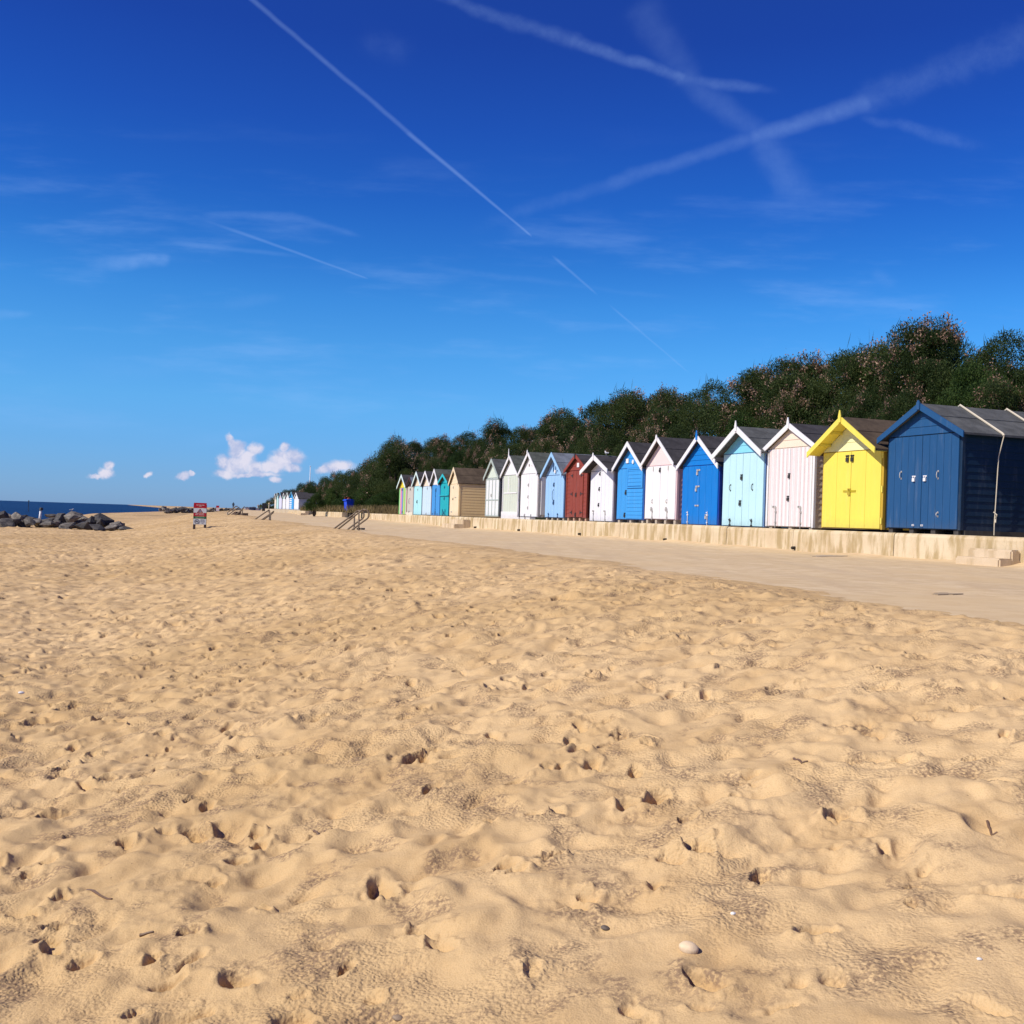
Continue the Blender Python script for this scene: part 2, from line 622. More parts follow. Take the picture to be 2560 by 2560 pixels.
def ellipsoid(bm, c, rx, ry, rz, seg=12, ring=8):
    m = Matrix.Translation(c) @ Matrix.Diagonal((rx, ry, rz, 1))
    bmesh.ops.create_uvsphere(bm, u_segments=seg, v_segments=ring, radius=1, matrix=m)


def copy_tree(o, parent=None):
    c = o.copy()
    COL.objects.link(c)
    if parent is not None:
        c.parent = parent
    for ch in list(o.children):
        copy_tree(ch, c)
    return c


# ------------------------------------------------------------------ site frame: u inland, v along the front
ROWAZ = math.radians(-20.2)
RD = Vector((math.sin(ROWAZ), math.cos(ROWAZ), 0))
ND = Vector((math.cos(ROWAZ), -math.sin(ROWAZ), 0))


def uv(u, v, z=0.0):
    p = ND * u + RD * v
    return Vector((p.x, p.y, z))


def bend(v):                        # the front swings inland beyond the first huts
    v = np.asarray(v, dtype=float)
    return 0.12 * 12 * np.log1p(np.exp(np.clip((v - 92) / 12, -40, 60)))


def v_on_u(px, py, u):              # v where the ray through a pixel crosses the line u=const (horizontally)
    d = ray(px, py)
    h = Vector((d.x, d.y, 0))
    t = u / h.dot(ND)
    return (h * t).dot(RD)


HU = 16.05                          # front line of the huts
WU = 15.55                          # sea-face of the wall
TZ = EYE - 0.07                     # terrace level


def prom_z(v):
    return EYE - 0.61 + 0.13 * np.clip((np.asarray(v, dtype=float) - 48) / 22, 0, 1)


# ------------------------------------------------------------------ numpy noise
_perm = rng.random((257, 257)).astype(np.float32)
_perm[256, :] = _perm[0, :]
_perm[:, 256] = _perm[:, 0]


def vnoise(x, y, s, off=0.0):
    x = x * s + off * 17.3 + 91.7
    y = y * s + off * 9.1 + 33.1
    xi = np.floor(x)
    yi = np.floor(y)
    fx = (x - xi).astype(np.float32)
    fy = (y - yi).astype(np.float32)
    xi = (xi.astype(np.int64)) & 255
    yi = (yi.astype(np.int64)) & 255
    fx = fx * fx * fx * (fx * (fx * 6 - 15) + 10)
    fy = fy * fy * fy * (fy * (fy * 6 - 15) + 10)
    a = _perm[xi, yi]
    b = _perm[xi + 1, yi]
    c = _perm[xi, yi + 1]
    d = _perm[xi + 1, yi + 1]
    return (a + (b - a) * fx) + ((c + (d - c) * fx) - (a + (b - a) * fx)) * fy - 0.5


def fbm(x, y, s, octv=3, gain=.5, off=0.0):
    r = 0
    a = 1.0
    for i in range(octv):
        # rotate every octave so that the lattice does not show
        ca, sa = math.cos(.6 + i * 1.1), math.sin(.6 + i * 1.1)
        r = r + a * vnoise(x * ca - y * sa, x * sa + y * ca, s, off + i * 3.7)
        s *= 2.03
        a *= gain
    return r


def sst(a, b, x):
    t = np.clip((x - a) / (b - a), 0, 1)
    return t * t * (3 - 2 * t)


# ------------------------------------------------------------------ sand relief
def relief_map(x0, x1, y0, y1, res, n_soft, n_crisp, seed, rs, extra=()):
    r = np.random.default_rng(seed)
    nx, ny = int((x1 - x0) / res) + 1, int((y1 - y0) / res) + 1
    X, Y = np.meshgrid(x0 + np.arange(nx) * res, y0 + np.arange(ny) * res, indexing='ij')
    H = np.zeros((nx, ny), np.float32)
    C = np.zeros((nx, ny), np.float32)
    K = np.zeros((nx, ny), np.float32)
    kk_ = [0, 0, 0, 0]
    Xw = X + fbm(X, Y, 9, 2, .5, 5) * .030
    Yw = Y + fbm(X, Y, 9, 2, .5, 6) * .030

    def splat(cx, cy, rad, asp, ang, fn):
        R = rad * asp * 2.3
        i0, i1 = max(int((cx - R - x0) / res), 0), min(int((cx + R - x0) / res) + 2, nx)
        j0, j1 = max(int((cy - R - y0) / res), 0), min(int((cy + R - y0) / res) + 2, ny)
        if i1 <= i0 or j1 <= j0:
            return
        dx = Xw[i0:i1, j0:j1] - cx
        dy = Yw[i0:i1, j0:j1] - cy
        a = (dx * math.cos(ang) + dy * math.sin(ang)) / (rad * asp)
        b = (-dx * math.sin(ang) + dy * math.cos(ang)) / rad
        d = np.sqrt(a * a + b * b)
        kk_[:] = (i0, i1, j0, j1)
        fn(H[i0:i1, j0:j1], C[i0:i1, j0:j1], d, a, b)

    for k in range(n_soft):
        cx, cy = r.uniform(x0, x1), r.uniform(y0, y1)
        rad = r.uniform(.024, .078) * rs
        dep = rad * r.uniform(.16, .34) * (1 if r.random() < .72 else -.8)
        ti = r.uniform(-.5, .5)
        splat(cx, cy, rad, r.uniform(1, 2.2), r.uniform(0, math.pi),
              lambda h, c, d, a, b: h.__isub__((dep * (np.exp(-d * d * 1.7) * (1 + ti * a) - .25 * np.exp(-((d - 1.35) / .4) ** 2))).astype(np.float32)))
    fresh = []
    for k in range(n_crisp + len(extra)):
        cx, cy = r.uniform(x0, x1), r.uniform(y0, y1)
        rad = r.uniform(.015, .040) * rs
        if k < len(extra):
            cx, cy, rad = extra[k]
            rad = min(rad * .8, .05)
        fresh.append((cx, cy, rad))
        dep = min(rad * r.uniform(.75, 1.3), .075)
        if k < len(extra): dep = min(rad * r.uniform(1.2, 1.7), .062)
        rim = .13 if res < .02 else .06
        ti = r.uniform(-.7, .7)
        tb = r.uniform(-.6, .6)
        cr = r.uniform(.3, 1)

        def fn(h, c, d, a, b):
            inside = 1 - sst(.76, 1.06, d)
            h -= (dep * inside * np.clip(1 + ti * a + tb * b, .25, 1.4)).astype(np.float32)
            h += (dep * rim * np.exp(-((d - 1.3) / .28) ** 2)).astype(np.float32)
            np.maximum(c, (cr * np.exp(-((d - 1.3) / .5) ** 2)).astype(np.float32), out=c)
        splat(cx, cy, rad, r.uniform(1, 2.4), r.uniform(0, math.pi), fn)
    # clods of broken crust thrown round the fresh prints
    for cx, cy, rad in fresh:
        if res > .02: break
        for q in range(r.integers(8, 26)):
            a_, dd_ = r.uniform(0, 6.28), rad * r.uniform(1.0, 3.2)
            rc = r.uniform(.007, .016)
            hc_ = rc * r.uniform(.3, .6)
            splat(cx + math.cos(a_) * dd_, cy + math.sin(a_) * dd_, rc, r.uniform(1, 1.6), r.uniform(0, 3.14),
                  lambda h, c, d, a, b: np.maximum(K[kk_[0]:kk_[1], kk_[2]:kk_[3]], (hc_ * np.sqrt(np.clip(1 - d * d, 0, 1))).astype(np.float32), out=K[kk_[0]:kk_[1], kk_[2]:kk_[3]]))
    # crumbled crust along scuffed tracks
    tr = np.abs(fbm(X, Y, .55, 2, .5, 20))
    C = np.maximum(C, (1 - sst(.0, .028, tr)) * sst(-.05, .2, fbm(X, Y, .9, 2, .5, 23)) * .8)
    cl = np.clip(fbm(X, Y, 26, 2, .6, 30) * 2.2, -.2, 1)
    H += C * cl * (.018 if res < .02 else .012) + K
    H += fbm(X, Y, .7, 2, .5, 1) * .055
    H += fbm(X, Y, 2.9, 2, .5, 2) * .044
    H += fbm(X, Y, 7.5, 2, .5, 3) * .024
    if res < .02:
        pk = sst(-.05, .22, fbm(X, Y, 1.3, 2, .5, 41))
        H += fbm(X, Y, 44, 2, .6, 40) * .0048 * pk
    return H


NEAR = (-7.5, 8.5, 1.6, 15.0, .009)
MID = (-40, 24, 8.0, 82.0, .042)
# fresh deep prints in the foreground: photo px and radius in px
PRINTS = [(60, 2279, 24), (149, 2314, 28), (137, 2380, 30), (214, 2405, 20), (380, 2405, 22), (426, 2452, 34), (596, 2450, 44), (864, 2424, 22), (321, 2533, 20), (459, 2538, 40),
          (591, 2151, 34), (263, 1953, 22), (215, 1968, 22), (135, 2040, 30), (142, 2238, 26), (960, 2221, 56), (1585, 2021, 44), (1640, 2005, 30), (1398, 2044, 18), (1086, 1988, 26),
          (1767, 2454, 40), (1580, 2529, 30), (1954, 2519, 26), (1994, 2461, 20), (2283, 2260, 20), (2501, 1940, 30), (2466, 2532, 30), (2078, 2447, 40), (1270, 2180, 36), (1480, 2240, 30),
          (1040, 1905, 28), (490, 2080, 40), (640, 2080, 26), (1290, 2200, 20), (2040, 2330, 34), (1900, 2190, 22), (2200, 2110, 18), (1830, 2000, 20), (740, 2500, 16), (85, 1800, 20), (260, 1790, 18)]


def print_pos(px, py, rp):
    z = EYE - 1.4
    for _ in range(8):
        p = at_z(px, py, z)
        z = float(sand_base(np.array([p.x]), np.array([p.y]))[0])
    return p.x, p.y, rp / FPX * (p - Vector((0, 0, EYE))).length * .95


def make_relief():
    global HN, HM
    HN = relief_map(*NEAR, 12500, 1900, 3, 1.0, [print_pos(*q) for q in PRINTS])
    HM = relief_map(*MID, 62000, 24000, 4, 1.6)


def samp(Hm, x0, x1, y0, y1, res, X, Y):
    fx = np.clip((X - x0) / res, 0, Hm.shape[0] - 1.001)
    fy = np.clip((Y - y0) / res, 0, Hm.shape[1] - 1.001)
    i, j = fx.astype(np.int64), fy.astype(np.int64)
    fx, fy = fx - i, fy - j
    v = Hm[i, j] * (1 - fx) * (1 - fy) + Hm[i + 1, j] * fx * (1 - fy) + Hm[i, j + 1] * (1 - fx) * fy + Hm[i + 1, j + 1] * fx * fy
    e = np.minimum(np.minimum(X - x0, x1 - X), np.minimum(Y - y0, y1 - Y))
    return v, np.clip(e / 2.0, 0, 1)


def relief(X, Y):
    a, wa = samp(HN, *NEAR, X, Y)
    b, wb = samp(HM, *MID, X, Y)
    far = fbm(X, Y, .8, 3, .5, 9) * .12
    r = far * (1 - wb) + b * wb
    return r * (1 - wa) + a * wa


def sand_edge(X, Y, v):
    return 6.3 + 1.6 * np.clip((v - 8) / 28, 0, 1) ** .6 + fbm(X, Y, .22, 3, .5, 50) * .9 + fbm(X, Y, .9, 2, .5, 51) * .35


def sand_base(X, Y):
    u = X * ND.x + Y * ND.y
    v = X * RD.x + Y * RD.y
    u1 = u - bend(v)
    fadef = np.clip((v - 18) / 55, 0, 1)
    # margin of the blown sand where it thins out over the promenade
    edge = sand_edge(X, Y, v)
    top = prom_z(v) - EYE
    low = -1.46 - .10 * fadef
    t = np.clip((u1 + .5) / (edge - .8), 0, 1)
    h = low + (top + .03 - low) * (.30 * sst(0, 1, t) + .70 * t)
    h = h - .055 * np.clip(u1 - edge + 1, 0, 2) - .5 * np.clip(u1 - edge - 1, 0, 1.6)
    # towards the water
    shore = -13 - .10 * np.clip(v - 70, 0, 260)
    s = np.clip((-6 - u1) / (-6 - shore), 0, 3)
    h = h - 1.55 * s ** 1.5
    h = np.where(u1 > 12, np.minimum(h, -1.6), h)
    return np.maximum(h, -9) + EYE


def sand_h(x, y):
    X, Y = np.array([float(x)]), np.array([float(y)])
    return float((sand_base(X, Y) + relief(X, Y) * damp(X, Y))[0])


def damp(X, Y):
    u = X * ND.x + Y * ND.y
    v = X * RD.x + Y * RD.y
    u1 = u - bend(v)
    return (1 - .72 * sst(4.2, 6.4, u1)) * (1 - .6 * sst(60, 110, Y))


def build_sand():
    rr = [0.0, .3]
    while rr[-1] < 2.5: rr.append(rr[-1] * 1.05)
    while rr[-1] < 14: rr.append(rr[-1] * 1.0029)
    while rr[-1] < 100: rr.append(rr[-1] * 1.0036)
    while rr[-1] < 9000: rr.append(rr[-1] * 1.06)
    rr = np.array(rr[1:])
    a = list(np.linspace(-32, 32, 1050))
    st = .07
    x = 32.0
    while x < 176:
        st = min(st * 1.04, 3.0)
        x += st
        a.append(x)
        a.insert(0, -x)
    a = np.radians(np.array(a))
    na, nr = len(a), len(rr)
    X = np.outer(rr, np.sin(a))
    Y = np.outer(rr, np.cos(a))
    Z = sand_base(X, Y) + relief(X, Y) * damp(X, Y)
    V = np.stack([X, Y, Z], -1).reshape(-1, 3)
    i, j = np.meshgrid(np.arange(nr - 1), np.arange(na - 1), indexing='ij')
    b = (i * na + j).ravel()
    f = np.stack([b, b + 1, b + na + 1, b + na], -1)
    # close the seam behind the camera
    i = np.arange(nr - 1)
    sm = np.stack([i * na + na - 1, i * na, (i + 1) * na, (i + 1) * na + na - 1], -1)
    f = np.concatenate([f, sm])
    f = f[:, ::-1]
    me = np_mesh("sand", V, f)
    me.polygons.foreach_set('use_smooth', np.ones(len(f), bool))
    tag(link("sand", me, SAND), kind="structure")


make_relief()
build_sand()

# sea
bm = bmesh.new()
zs = EYE - 2.9
v = [bm.verts.new(p) for p in ((-26000, -3000, zs), (26000, -3000, zs), (26000, 26000, zs), (-26000, 26000, zs))]
bm.faces.new(v)
tag(obj("sea", bm, SEA), kind="structure")


# ------------------------------------------------------------------ strips along the front
def strip(name, us, zf, v0, v1, step, mat, smooth=True, jit=0.0):
    vs = np.arange(v0, v1 + step, step)
    us = np.array(us)
    Vv, Uu = np.meshgrid(vs, us, indexing='ij')
    Ub = Uu + bend(Vv)
    P = np.stack([ND.x * Ub + RD.x * Vv, ND.y * Ub + RD.y * Vv, zf(Uu, Vv)], -1)
    n, m = len(vs), len(us)
    i, j = np.meshgrid(np.arange(n - 1), np.arange(m - 1), indexing='ij')
    b = (i * m + j).ravel()
    f = np.stack([b, b + 1, b + m + 1, b + m], -1)
    me = np_mesh(name, P.reshape(-1, 3), f[:, ::-1])
    if smooth:
        me.polygons.foreach_set('use_smooth', np.ones(len(f), bool))
    return link(name, me, mat)


def prom_h(u, v):
    ub = u + bend(v)
    Xp, Yp = ND.x * ub + RD.x * v, ND.y * ub + RD.y * v
    d = np.clip((u - (WU - .75)) / .75, 0, 1)
    n = fbm(u, v, .5, 3, .5, 60)
    lift = .055 * d * d * (1 + 1.6 * n)
    n2 = fbm(u, v, .7, 2, .5, 61) * .008
    return prom_z(v) + lift + n2 - .8 * np.clip((sand_edge(Xp, Yp, v) - 1.15 - u) / .5, 0, 1)


o = strip("promenade", list(np.linspace(4.5, 14.4, 44)) + list(np.linspace(14.5, WU + .2, 16)), prom_h, -25, 330, .35, PROM)
tag(o, kind="structure")


def terr_h(u, v):
    return TZ + 0 * u + fbm(u, v, .8, 2, .5, 70) * .006


o = strip("terrace", [WU + .42, 16.4, 17.5, 19.5, 21], terr_h, -25, 330, 1.0, TERR)
tag(o, kind="structure")


def bank_z(u, v):
    s = sst(18.9, 26.5, u)
    return TZ - .05 + s * (3.1 + fbm(u, v, .09, 3, .5, 80) * 1.2) + (u > 18.9) * fbm(u, v, .5, 3, .5, 81) * .35


o = strip("bank", list(np.linspace(18.7, 30, 24)) + [34, 40, 60, 120, 300], bank_z, -30, 420, 1.6,
          leaf_mat("undergrowth", [(.2, (.012, .018, .008)), (.5, (.025, .04, .013)), (.9, (.06, .07, .03))], 0.0))
tag(o, kind="structure")


# ------------------------------------------------------------------ the low sea wall with joints
def wall_piece(name, v0, v1, joints, label, thick=.42, seed=0):
    r = random.Random(seed)
    bm = bmesh.new()
    js = [v0] + sorted(joints) + [v1]
    for a, b in zip(js[:-1], js[1:]):
        a2, b2 = a + (.012 if a != v0 else 0), b - (.012 if b != v1 else 0)
        n = max(2, int((b2 - a2) / .6))
        rows = []
        dz = r.uniform(-.008, .008)
        for i in range(n + 1):
            vv = a2 + (b2 - a2) * i / n
            bo = float(bend(vv))
            zb = float(prom_z(vv)) - .5
            t = TZ + .012 + dz + r.uniform(-.004, .004)
            w = r.uniform(-.004, .004)
            prof = [(WU - .05 + w, zb), (WU - .03 + w, t - .07), (WU - .015 + w, t - .022), (WU + .03, t), (WU + thick, t), (WU + thick, zb)]
            rows.append([bm.verts.new(uv(u + bo, vv, z)) for u, z in prof])
        for p, q in zip(rows[:-1], rows[1:]):
            for k in range(len(p)):
                bm.faces.new((p[k], p[(k + 1) % len(p)], q[(k + 1) % len(p)], q[k]))
        bm.faces.new(rows[0])
        bm.faces.new(rows[-1][::-1])
    # dark core behind the joints
    for j in joints:
        bo = float(bend(j))
        c = [uv(WU + .04 + bo, j - .05, 0), uv(WU + .04 + bo, j + .05, 0), uv(WU + .3 + bo, j + .05, 0), uv(WU + .3 + bo, j - .05, 0)]
        lo = [bm.verts.new((p.x, p.y, float(prom_z(j)) - .3)) for p in c]
        hi = [bm.verts.new((p.x, p.y, TZ - .05)) for p in c]
        for k in range(4):
            bm.faces.new((lo[k], lo[(k + 1) % 4], hi[(k + 1) % 4], hi[k]))
        bm.faces.new(hi)
    return tag(obj(name, bm, WALLC), label, "wall")


VA = v_on_u(872, 1290, WU)
VB = v_on_u(840, 1290, WU)
jn = [v_on_u(px, 1350, WU) for px in (2238, 1985, 1818, 1551, 1340, 1180, 1040)]
wall_piece("sea_wall", 2.0, VA, jn, "long low stained concrete sea wall below the row of colourful beach huts", seed=1)
wall_piece("sea_wall", VB, VB + 17, [VB + 8], "short piece of low concrete wall behind the blue bin", seed=2)
wall_piece("sea_wall", VB + 26, VB + 100, [VB + 45, VB + 66], "far low concrete wall below the distant white huts", seed=3)


wall_main = [o for o in COL.objects if o.name == "sea_wall"][0]
for px in (1190, 1300, 1453, 1668, 1991):
    v = v_on_u(px, 1350, WU)
    z = float(prom_z(v))
    c0, c1 = uv(WU + .1, v, z + .10), uv(WU - .13, v, z + .085)
    bm = bmesh.new()
    tube(bm, [c0, c1], .038, n=8)
    obj("drain_outlet", bm, paint("tarred_pipe", (.03, .024, .02), .8), wall_main)


def steps(px, py, length, label, w1=.62, w2=.30, h1=.17, h2=.36):
    v = v_on_u(px, py, WU)
    z = float(prom_z(v))
    e = empty("concrete_steps", uv(WU - .05 + float(bend(v)), v, z), math.atan2(-RD.y, -RD.x))
    # local x runs towards the camera end, local y inland
    for nm, w, h0, h in (("step", w1, -.1, h1), ("step", w2, -.1, h2)):
        bm = bmesh.new()
        box(bm, -length, 0 if w == w1 else -.015, -w, .02, h0, h)
        bmesh.ops.bevel(bm, geom=bm.edges[:], offset=.03, segments=2, affect='EDGES')
        obj(nm, bm, STEPC, e)
    return tag(e, label, "steps", "concrete steps against the sea wall")


steps(2556, 1405, 1.1, "two pale concrete steps against the wall at the right edge of the frame", .50, .20, .15, .31)
steps(1176, 1318, 2.0, "concrete steps with a dark end face below the sage green hut", .8, .36, .2, .42)
steps(720, 1284, 2.2, "tiny distant concrete steps below the far row of huts", .8, .36, .2, .42)


# ------------------------------------------------------------------ beach huts
HUTS = []


def clad(bm, xl, xr, z0, z1, bh, y, t=.014):
    z = z0
    while z < z1 - 1e-4:
        zt = min(z + bh, z1)
        a, b = xl(z), xr(z)
        c, d = xl(zt), xr(zt)
        if b - a > .02:
            v0 = bm.verts.new((a, y - t, z)); v1 = bm.verts.new((b, y - t, z))
            v2 = bm.verts.new((max(d, c + .004), y - .002, zt)); v3 = bm.verts.new((c, y - .002, zt))
            v4 = bm.verts.new((a, y, z)); v5 = bm.verts.new((b, y, z))
            bm.faces.new((v0, v1, v2, v3))
            bm.faces.new((v4, v5, v1, v0))
            bm.faces.new((v4, v0, v3))
            bm.faces.new((v1, v5, v2))
        z = zt


def clad_side(bm, x, y0, y1, z0, z1, bh, t=.016):
    z = z0
    while z < z1 - 1e-4:
        zt = min(z + bh, z1)
        v0 = bm.verts.new((x + t, y0, z)); v1 = bm.verts.new((x + t, y1, z))
        v2 = bm.verts.new((x + .002, y1, zt)); v3 = bm.verts.new((x + .002, y0, zt))
        v4 = bm.verts.new((x, y0, z)); v5 = bm.verts.new((x, y1, z))
        bm.faces.new((v0, v1, v2, v3))
        bm.faces.new((v4, v5, v1, v0))
        bm.faces.new((v4, v0, v3))
        bm.faces.new((v1, v5, v2))
        z = zt


def padlock(x, z, y, s=1.0):
    bm = bmesh.new()
    box(bm, x - .028 * s, x + .028 * s, y - .035, y - .004, z - .07 * s, z - .01 * s)
    tube(bm, [(x + .02 * s * math.cos(a), y - .018, z - .01 * s + .035 * s * math.sin(a)) for a in np.linspace(math.pi, 0, 7)], .006 * s, n=5)
    box(bm, x - .05 * s, x + .035 * s, y - .008, y, z + .008 * s, z + .03 * s)
    return bm


def pull(x, z, y, h=.2):
    bm = bmesh.new()
    tube(bm, [(x, y, z - h / 2), (x, y - .04, z - h * .38), (x, y - .05, z), (x, y - .04, z + h * .38), (x, y, z + h / 2)], .010, n=6)
    for q in (-1, 1):
        box(bm, x - .016, x + .016, y - .01, y, z + q * h / 2 - .02, z + q * h / 2 + .02)
    return bm


def dropbolt(x, z0, z1, y):
    bm = bmesh.new()
    tube(bm, [(x, y - .02, z0), (x, y - .02, z1)], .011, n=6)
    tube(bm, [(x, y - .02, z1 - .04), (x - .06, y - .03, z1 - .03)], .010, n=6)
    for q in (.25, .75):
        z = z0 + (z1 - z0) * q
        box(bm, x - .03, x + .03, y - .034, y, z - .018, z + .018)
    return bm


def hasp(x, z, y, w=.16):
    bm = bmesh.new()
    box(bm, x - w / 2, x + w / 2, y - .012, y, z - .022, z + .022)
    box(bm, x - .012, x + .012, y - .04, y - .012, z - .02, z + .02)
    return bm


def thinge(x, z, y, L, s):
    bm = bmesh.new()
    prism(bm, [(x, z - .026), (x + s * L, z - .010), (x + s * L, z + .010), (x, z + .026)], y - .01, y)
    box(bm, x - .02, x + .02, y - .014, y, z - .07, z + .07)
    return bm


def planks(bm, x0, x1, z0, z1, y, n, gap=.007, top=None, th=.02):
    wd = (x1 - x0) / n
    for i in range(n):
        a, b = x0 + i * wd + gap / 2, x0 + (i + 1) * wd - gap / 2
        if top is None:
            box(bm, a, b, y - th, y, z0, z1)
        else:
            prism(bm, [(a, z0), (b, z0), (b, top(b)), (a, top(a))], y - th, y)
    if top is None:
        box(bm, x0, x1, y - .004, y + .008, z0 + .002, z1 - .002)


def stripe_mat(key, cols, width, rough=.55):
    """planks painted in turn: colour picked from the local x position"""
    if key in MATS:
        return MATS[key]
    m, t, b = new_mat(key)
    tc = t.new('ShaderNodeTexCoord').outputs['Object']
    sp = t.new('ShaderNodeSeparateXYZ')
    t.put(sp.inputs[0], tc)
    f = t.math('FRACT', t.math('DIVIDE', sp.outputs[0], width))
    nd = t.new('ShaderNodeValToRGB')
    nd.color_ramp.interpolation = 'CONSTANT'
    el = nd.color_ramp.elements
    el[0].position, el[0].color = 0, (*cols[0], 1)
    el[1].position, el[1].color = 1 / len(cols), (*cols[1], 1)
    for i, c in enumerate(cols[2:]):
        e = el.new((i + 2) / len(cols))
        e.color = (*c, 1)
    t.put(nd.inputs[0], f)
    n = t.noise(tc, 6, 4, .6)
    c = t.mix(t.math('MULTIPLY', n, .2), nd.outputs[0], (.3, .28, .28))
    t.put(b.inputs['Base Color'], c)
    b.inputs['Roughness'].default_value = rough
    MATS[key] = m
    return m


def hut(pl, pr, by, he, ha, label, wall, door, gable, barge, roof, *, d=2.5, lift=0.03, of=.16, osd=.10, bw=.13,
        fin=None, finh=.14, leaves=2, n=4, gb=.16, side_clad=.15, trim=None, hw=(), blocks=None, turn=0.0, frame=None,
        doorm=.05, u=HU, base=None, felt_split=.55, group="beach huts in the row on the terrace", wpx=None, side_t=.016, vspan=None, doortop=None):
    if vspan is None:
        vl, vr = v_on_u(pl, by, u), v_on_u(pr, by, u)
    else:
        vl, vr = vspan
    w = vl - vr
    z = TZ if base is None else base
    e = empty("beach_hut", uv(u, vl, z + .004), math.atan2(-RD.y, -RD.x) + turn)
    tag(e, label, "beach hut", group)
    he, ha = he, ha
    zf = lift
    slope = (ha - he) / (w / 2)
    ze = he - osd * slope
    # walls
    bm = bmesh.new()
    prism(bm, [(0, zf), (w, zf), (w, he), (w / 2, ha), (0, he)], 0, d)
    if side_clad:
        clad_side(bm, w, .05, d, zf, he - .02, side_clad, side_t)
        box(bm, w - .02, w + .022, -.016, .06, zf, he - .02)          # corner board
    obj("wall", bm, wall, e)
    # gable boards
    bm = bmesh.new()
    clad(bm, lambda q: max(0, (q - he) / slope) + .012, lambda q: w - max(0, (q - he) / slope) - .012, he - .01, ha - .05, gb, -.003)
    obj("gable", bm, gable, e)
    # doors
    zd0, zd1 = zf + .02, (he - .035 if doortop is None else doortop)
    mw = doorm
    yd = -.008
    xs = np.linspace(mw, w - mw, leaves + 1)
    dl = []
    for i in range(leaves):
        bm = bmesh.new()
        planks(bm, xs[i] + .004, xs[i + 1] - .004, zd0, zd1, yd, n)
        dm = door[i] if isinstance(door, (list, tuple)) else door
        dl.append(obj("door", bm, dm, e))
    yf = yd - .02
    for item in hw:
        k, fx, fz = item[0], item[1], item[2]
        x = fx * w
        zz = zd0 + fz * (zd1 - zd0)
        par = dl[min(leaves - 1, int((x - mw) / (w - 2 * mw) * leaves))] if dl else e
        mt = item[3] if len(item) > 3 else DARKMET
        if k == 'lock': obj("padlock", padlock(x, zz, yf, item[4] if len(item) > 4 else 1.3), mt, par)
        elif k == 'pull': obj("handle", pull(x, zz, yf, item[4] if len(item) > 4 else .2), mt, par)
        elif k == 'bolt': obj("bolt", dropbolt(x, zf - .03, zz, yf), mt, par)
        elif k == 'hasp': obj("hasp", hasp(x, zz, yf, item[4] if len(item) > 4 else .16), mt, par)
        elif k == 'hinge': obj("hinge", thinge(x, zz, yf, item[4], item[5]), mt, par)
    if trim is not None:
        for x in (0, w):
            bm = bmesh.new()
            box(bm, x - .025, x + .045 if x == 0 else x + .026, -.034, .03, zf, he - .03)
            if x:
                bm.free(); bm = bmesh.new()
                box(bm, x - .045, x + .027, -.034, .03, zf, he - .03)
            obj("corner_board", bm, trim, e)
    # roof: two felt slopes, the upper sheet lapping over the lower
    bm = bmesh.new()
    t = .045
    hr = ha + .02
    x0, x1 = -osd, w + osd
    prism(bm, [(x0, ze), (w / 2, hr), (x1, ze), (x1, ze + t), (w / 2, hr + t), (x0, ze + t)], -of, d + .08)
    fs = felt_split
    a = x0 + (w / 2 - x0) * fs
    za = ze + t + (hr - ze) * fs
    for s in (0, 1):
        X = (lambda q: q) if s == 0 else (lambda q: w - q)
        prism(bm, [(X(a), za + .001), (X(w / 2), hr + t + .001), (X(w / 2), hr + t + .016), (X(a), za + .016)], -of + .01, d + .085)
    obj("roof", bm, roof, e)
    yb = -of
    for s in (0, 1):
        X = (lambda q: q) if s == 0 else (lambda q: w - q)
        bm = bmesh.new()
        prism(bm, [(X(x0 - .015), ze + t + .02), (X(w / 2), hr + t + .03), (X(w / 2), hr + t + .03 - bw * 1.15), (X(x0 - .015), ze + t + .02 - bw)], yb - .028, yb - .002)
        obj("bargeboard", bm, barge, e)
    if fin is not None:
        bm = bmesh.new()
        zz = hr + t
        prism(bm, [(w / 2 - .045, zz - .12), (w / 2 + .045, zz - .12), (w / 2 + .05, zz + .02), (w / 2 + .012, zz + finh), (w / 2 - .012, zz + finh), (w / 2 - .05, zz + .02)], yb - .05, yb - .03)
        obj("finial", bm, fin, e)
    if blocks is not None:
        mt, cnt = blocks
        for i in range(cnt):
            x = .08 + (w - .28) * i / (cnt - 1)
            bm = bmesh.new()
            box(bm, x, x + .13, .02, .3, -.005, zf)
            obj("foundation_block", bm, mt, e)
    info = dict(e=e, w=w, z=z, he=he, ha=ha, zf=zf, d=d, yf=yf, vl=vl, vr=vr, of=of, slope=slope, hr=hr, t=t, osd=osd)
    HUTS.append(info)
    return info


def C8(r, g, b, k=.80):             # sunlit 8-bit colour of the paint -> base colour
    f = lambda c: ((c / 255 + .055) / 1.055) ** 2.4 if c > 10 else c / 255 / 12.92
    return tuple(min(.74, f(c) * k) for c in (r, g, b))


PL = lambda key, rgb, **k: paint(key, C8(*rgb), **k)
F_GREY = felt("grey_felt", (.095, .098, .10))
F_DARK = felt("dark_felt", (.050, .047, .052))
F_BROWN = felt("brown_mossy_felt", (.085, .062, .044))
F_GREEN = felt("green_grey_felt", (.088, .097, .088))
F_BLUE = felt("blue_grey_felt", (.16, .18, .22))

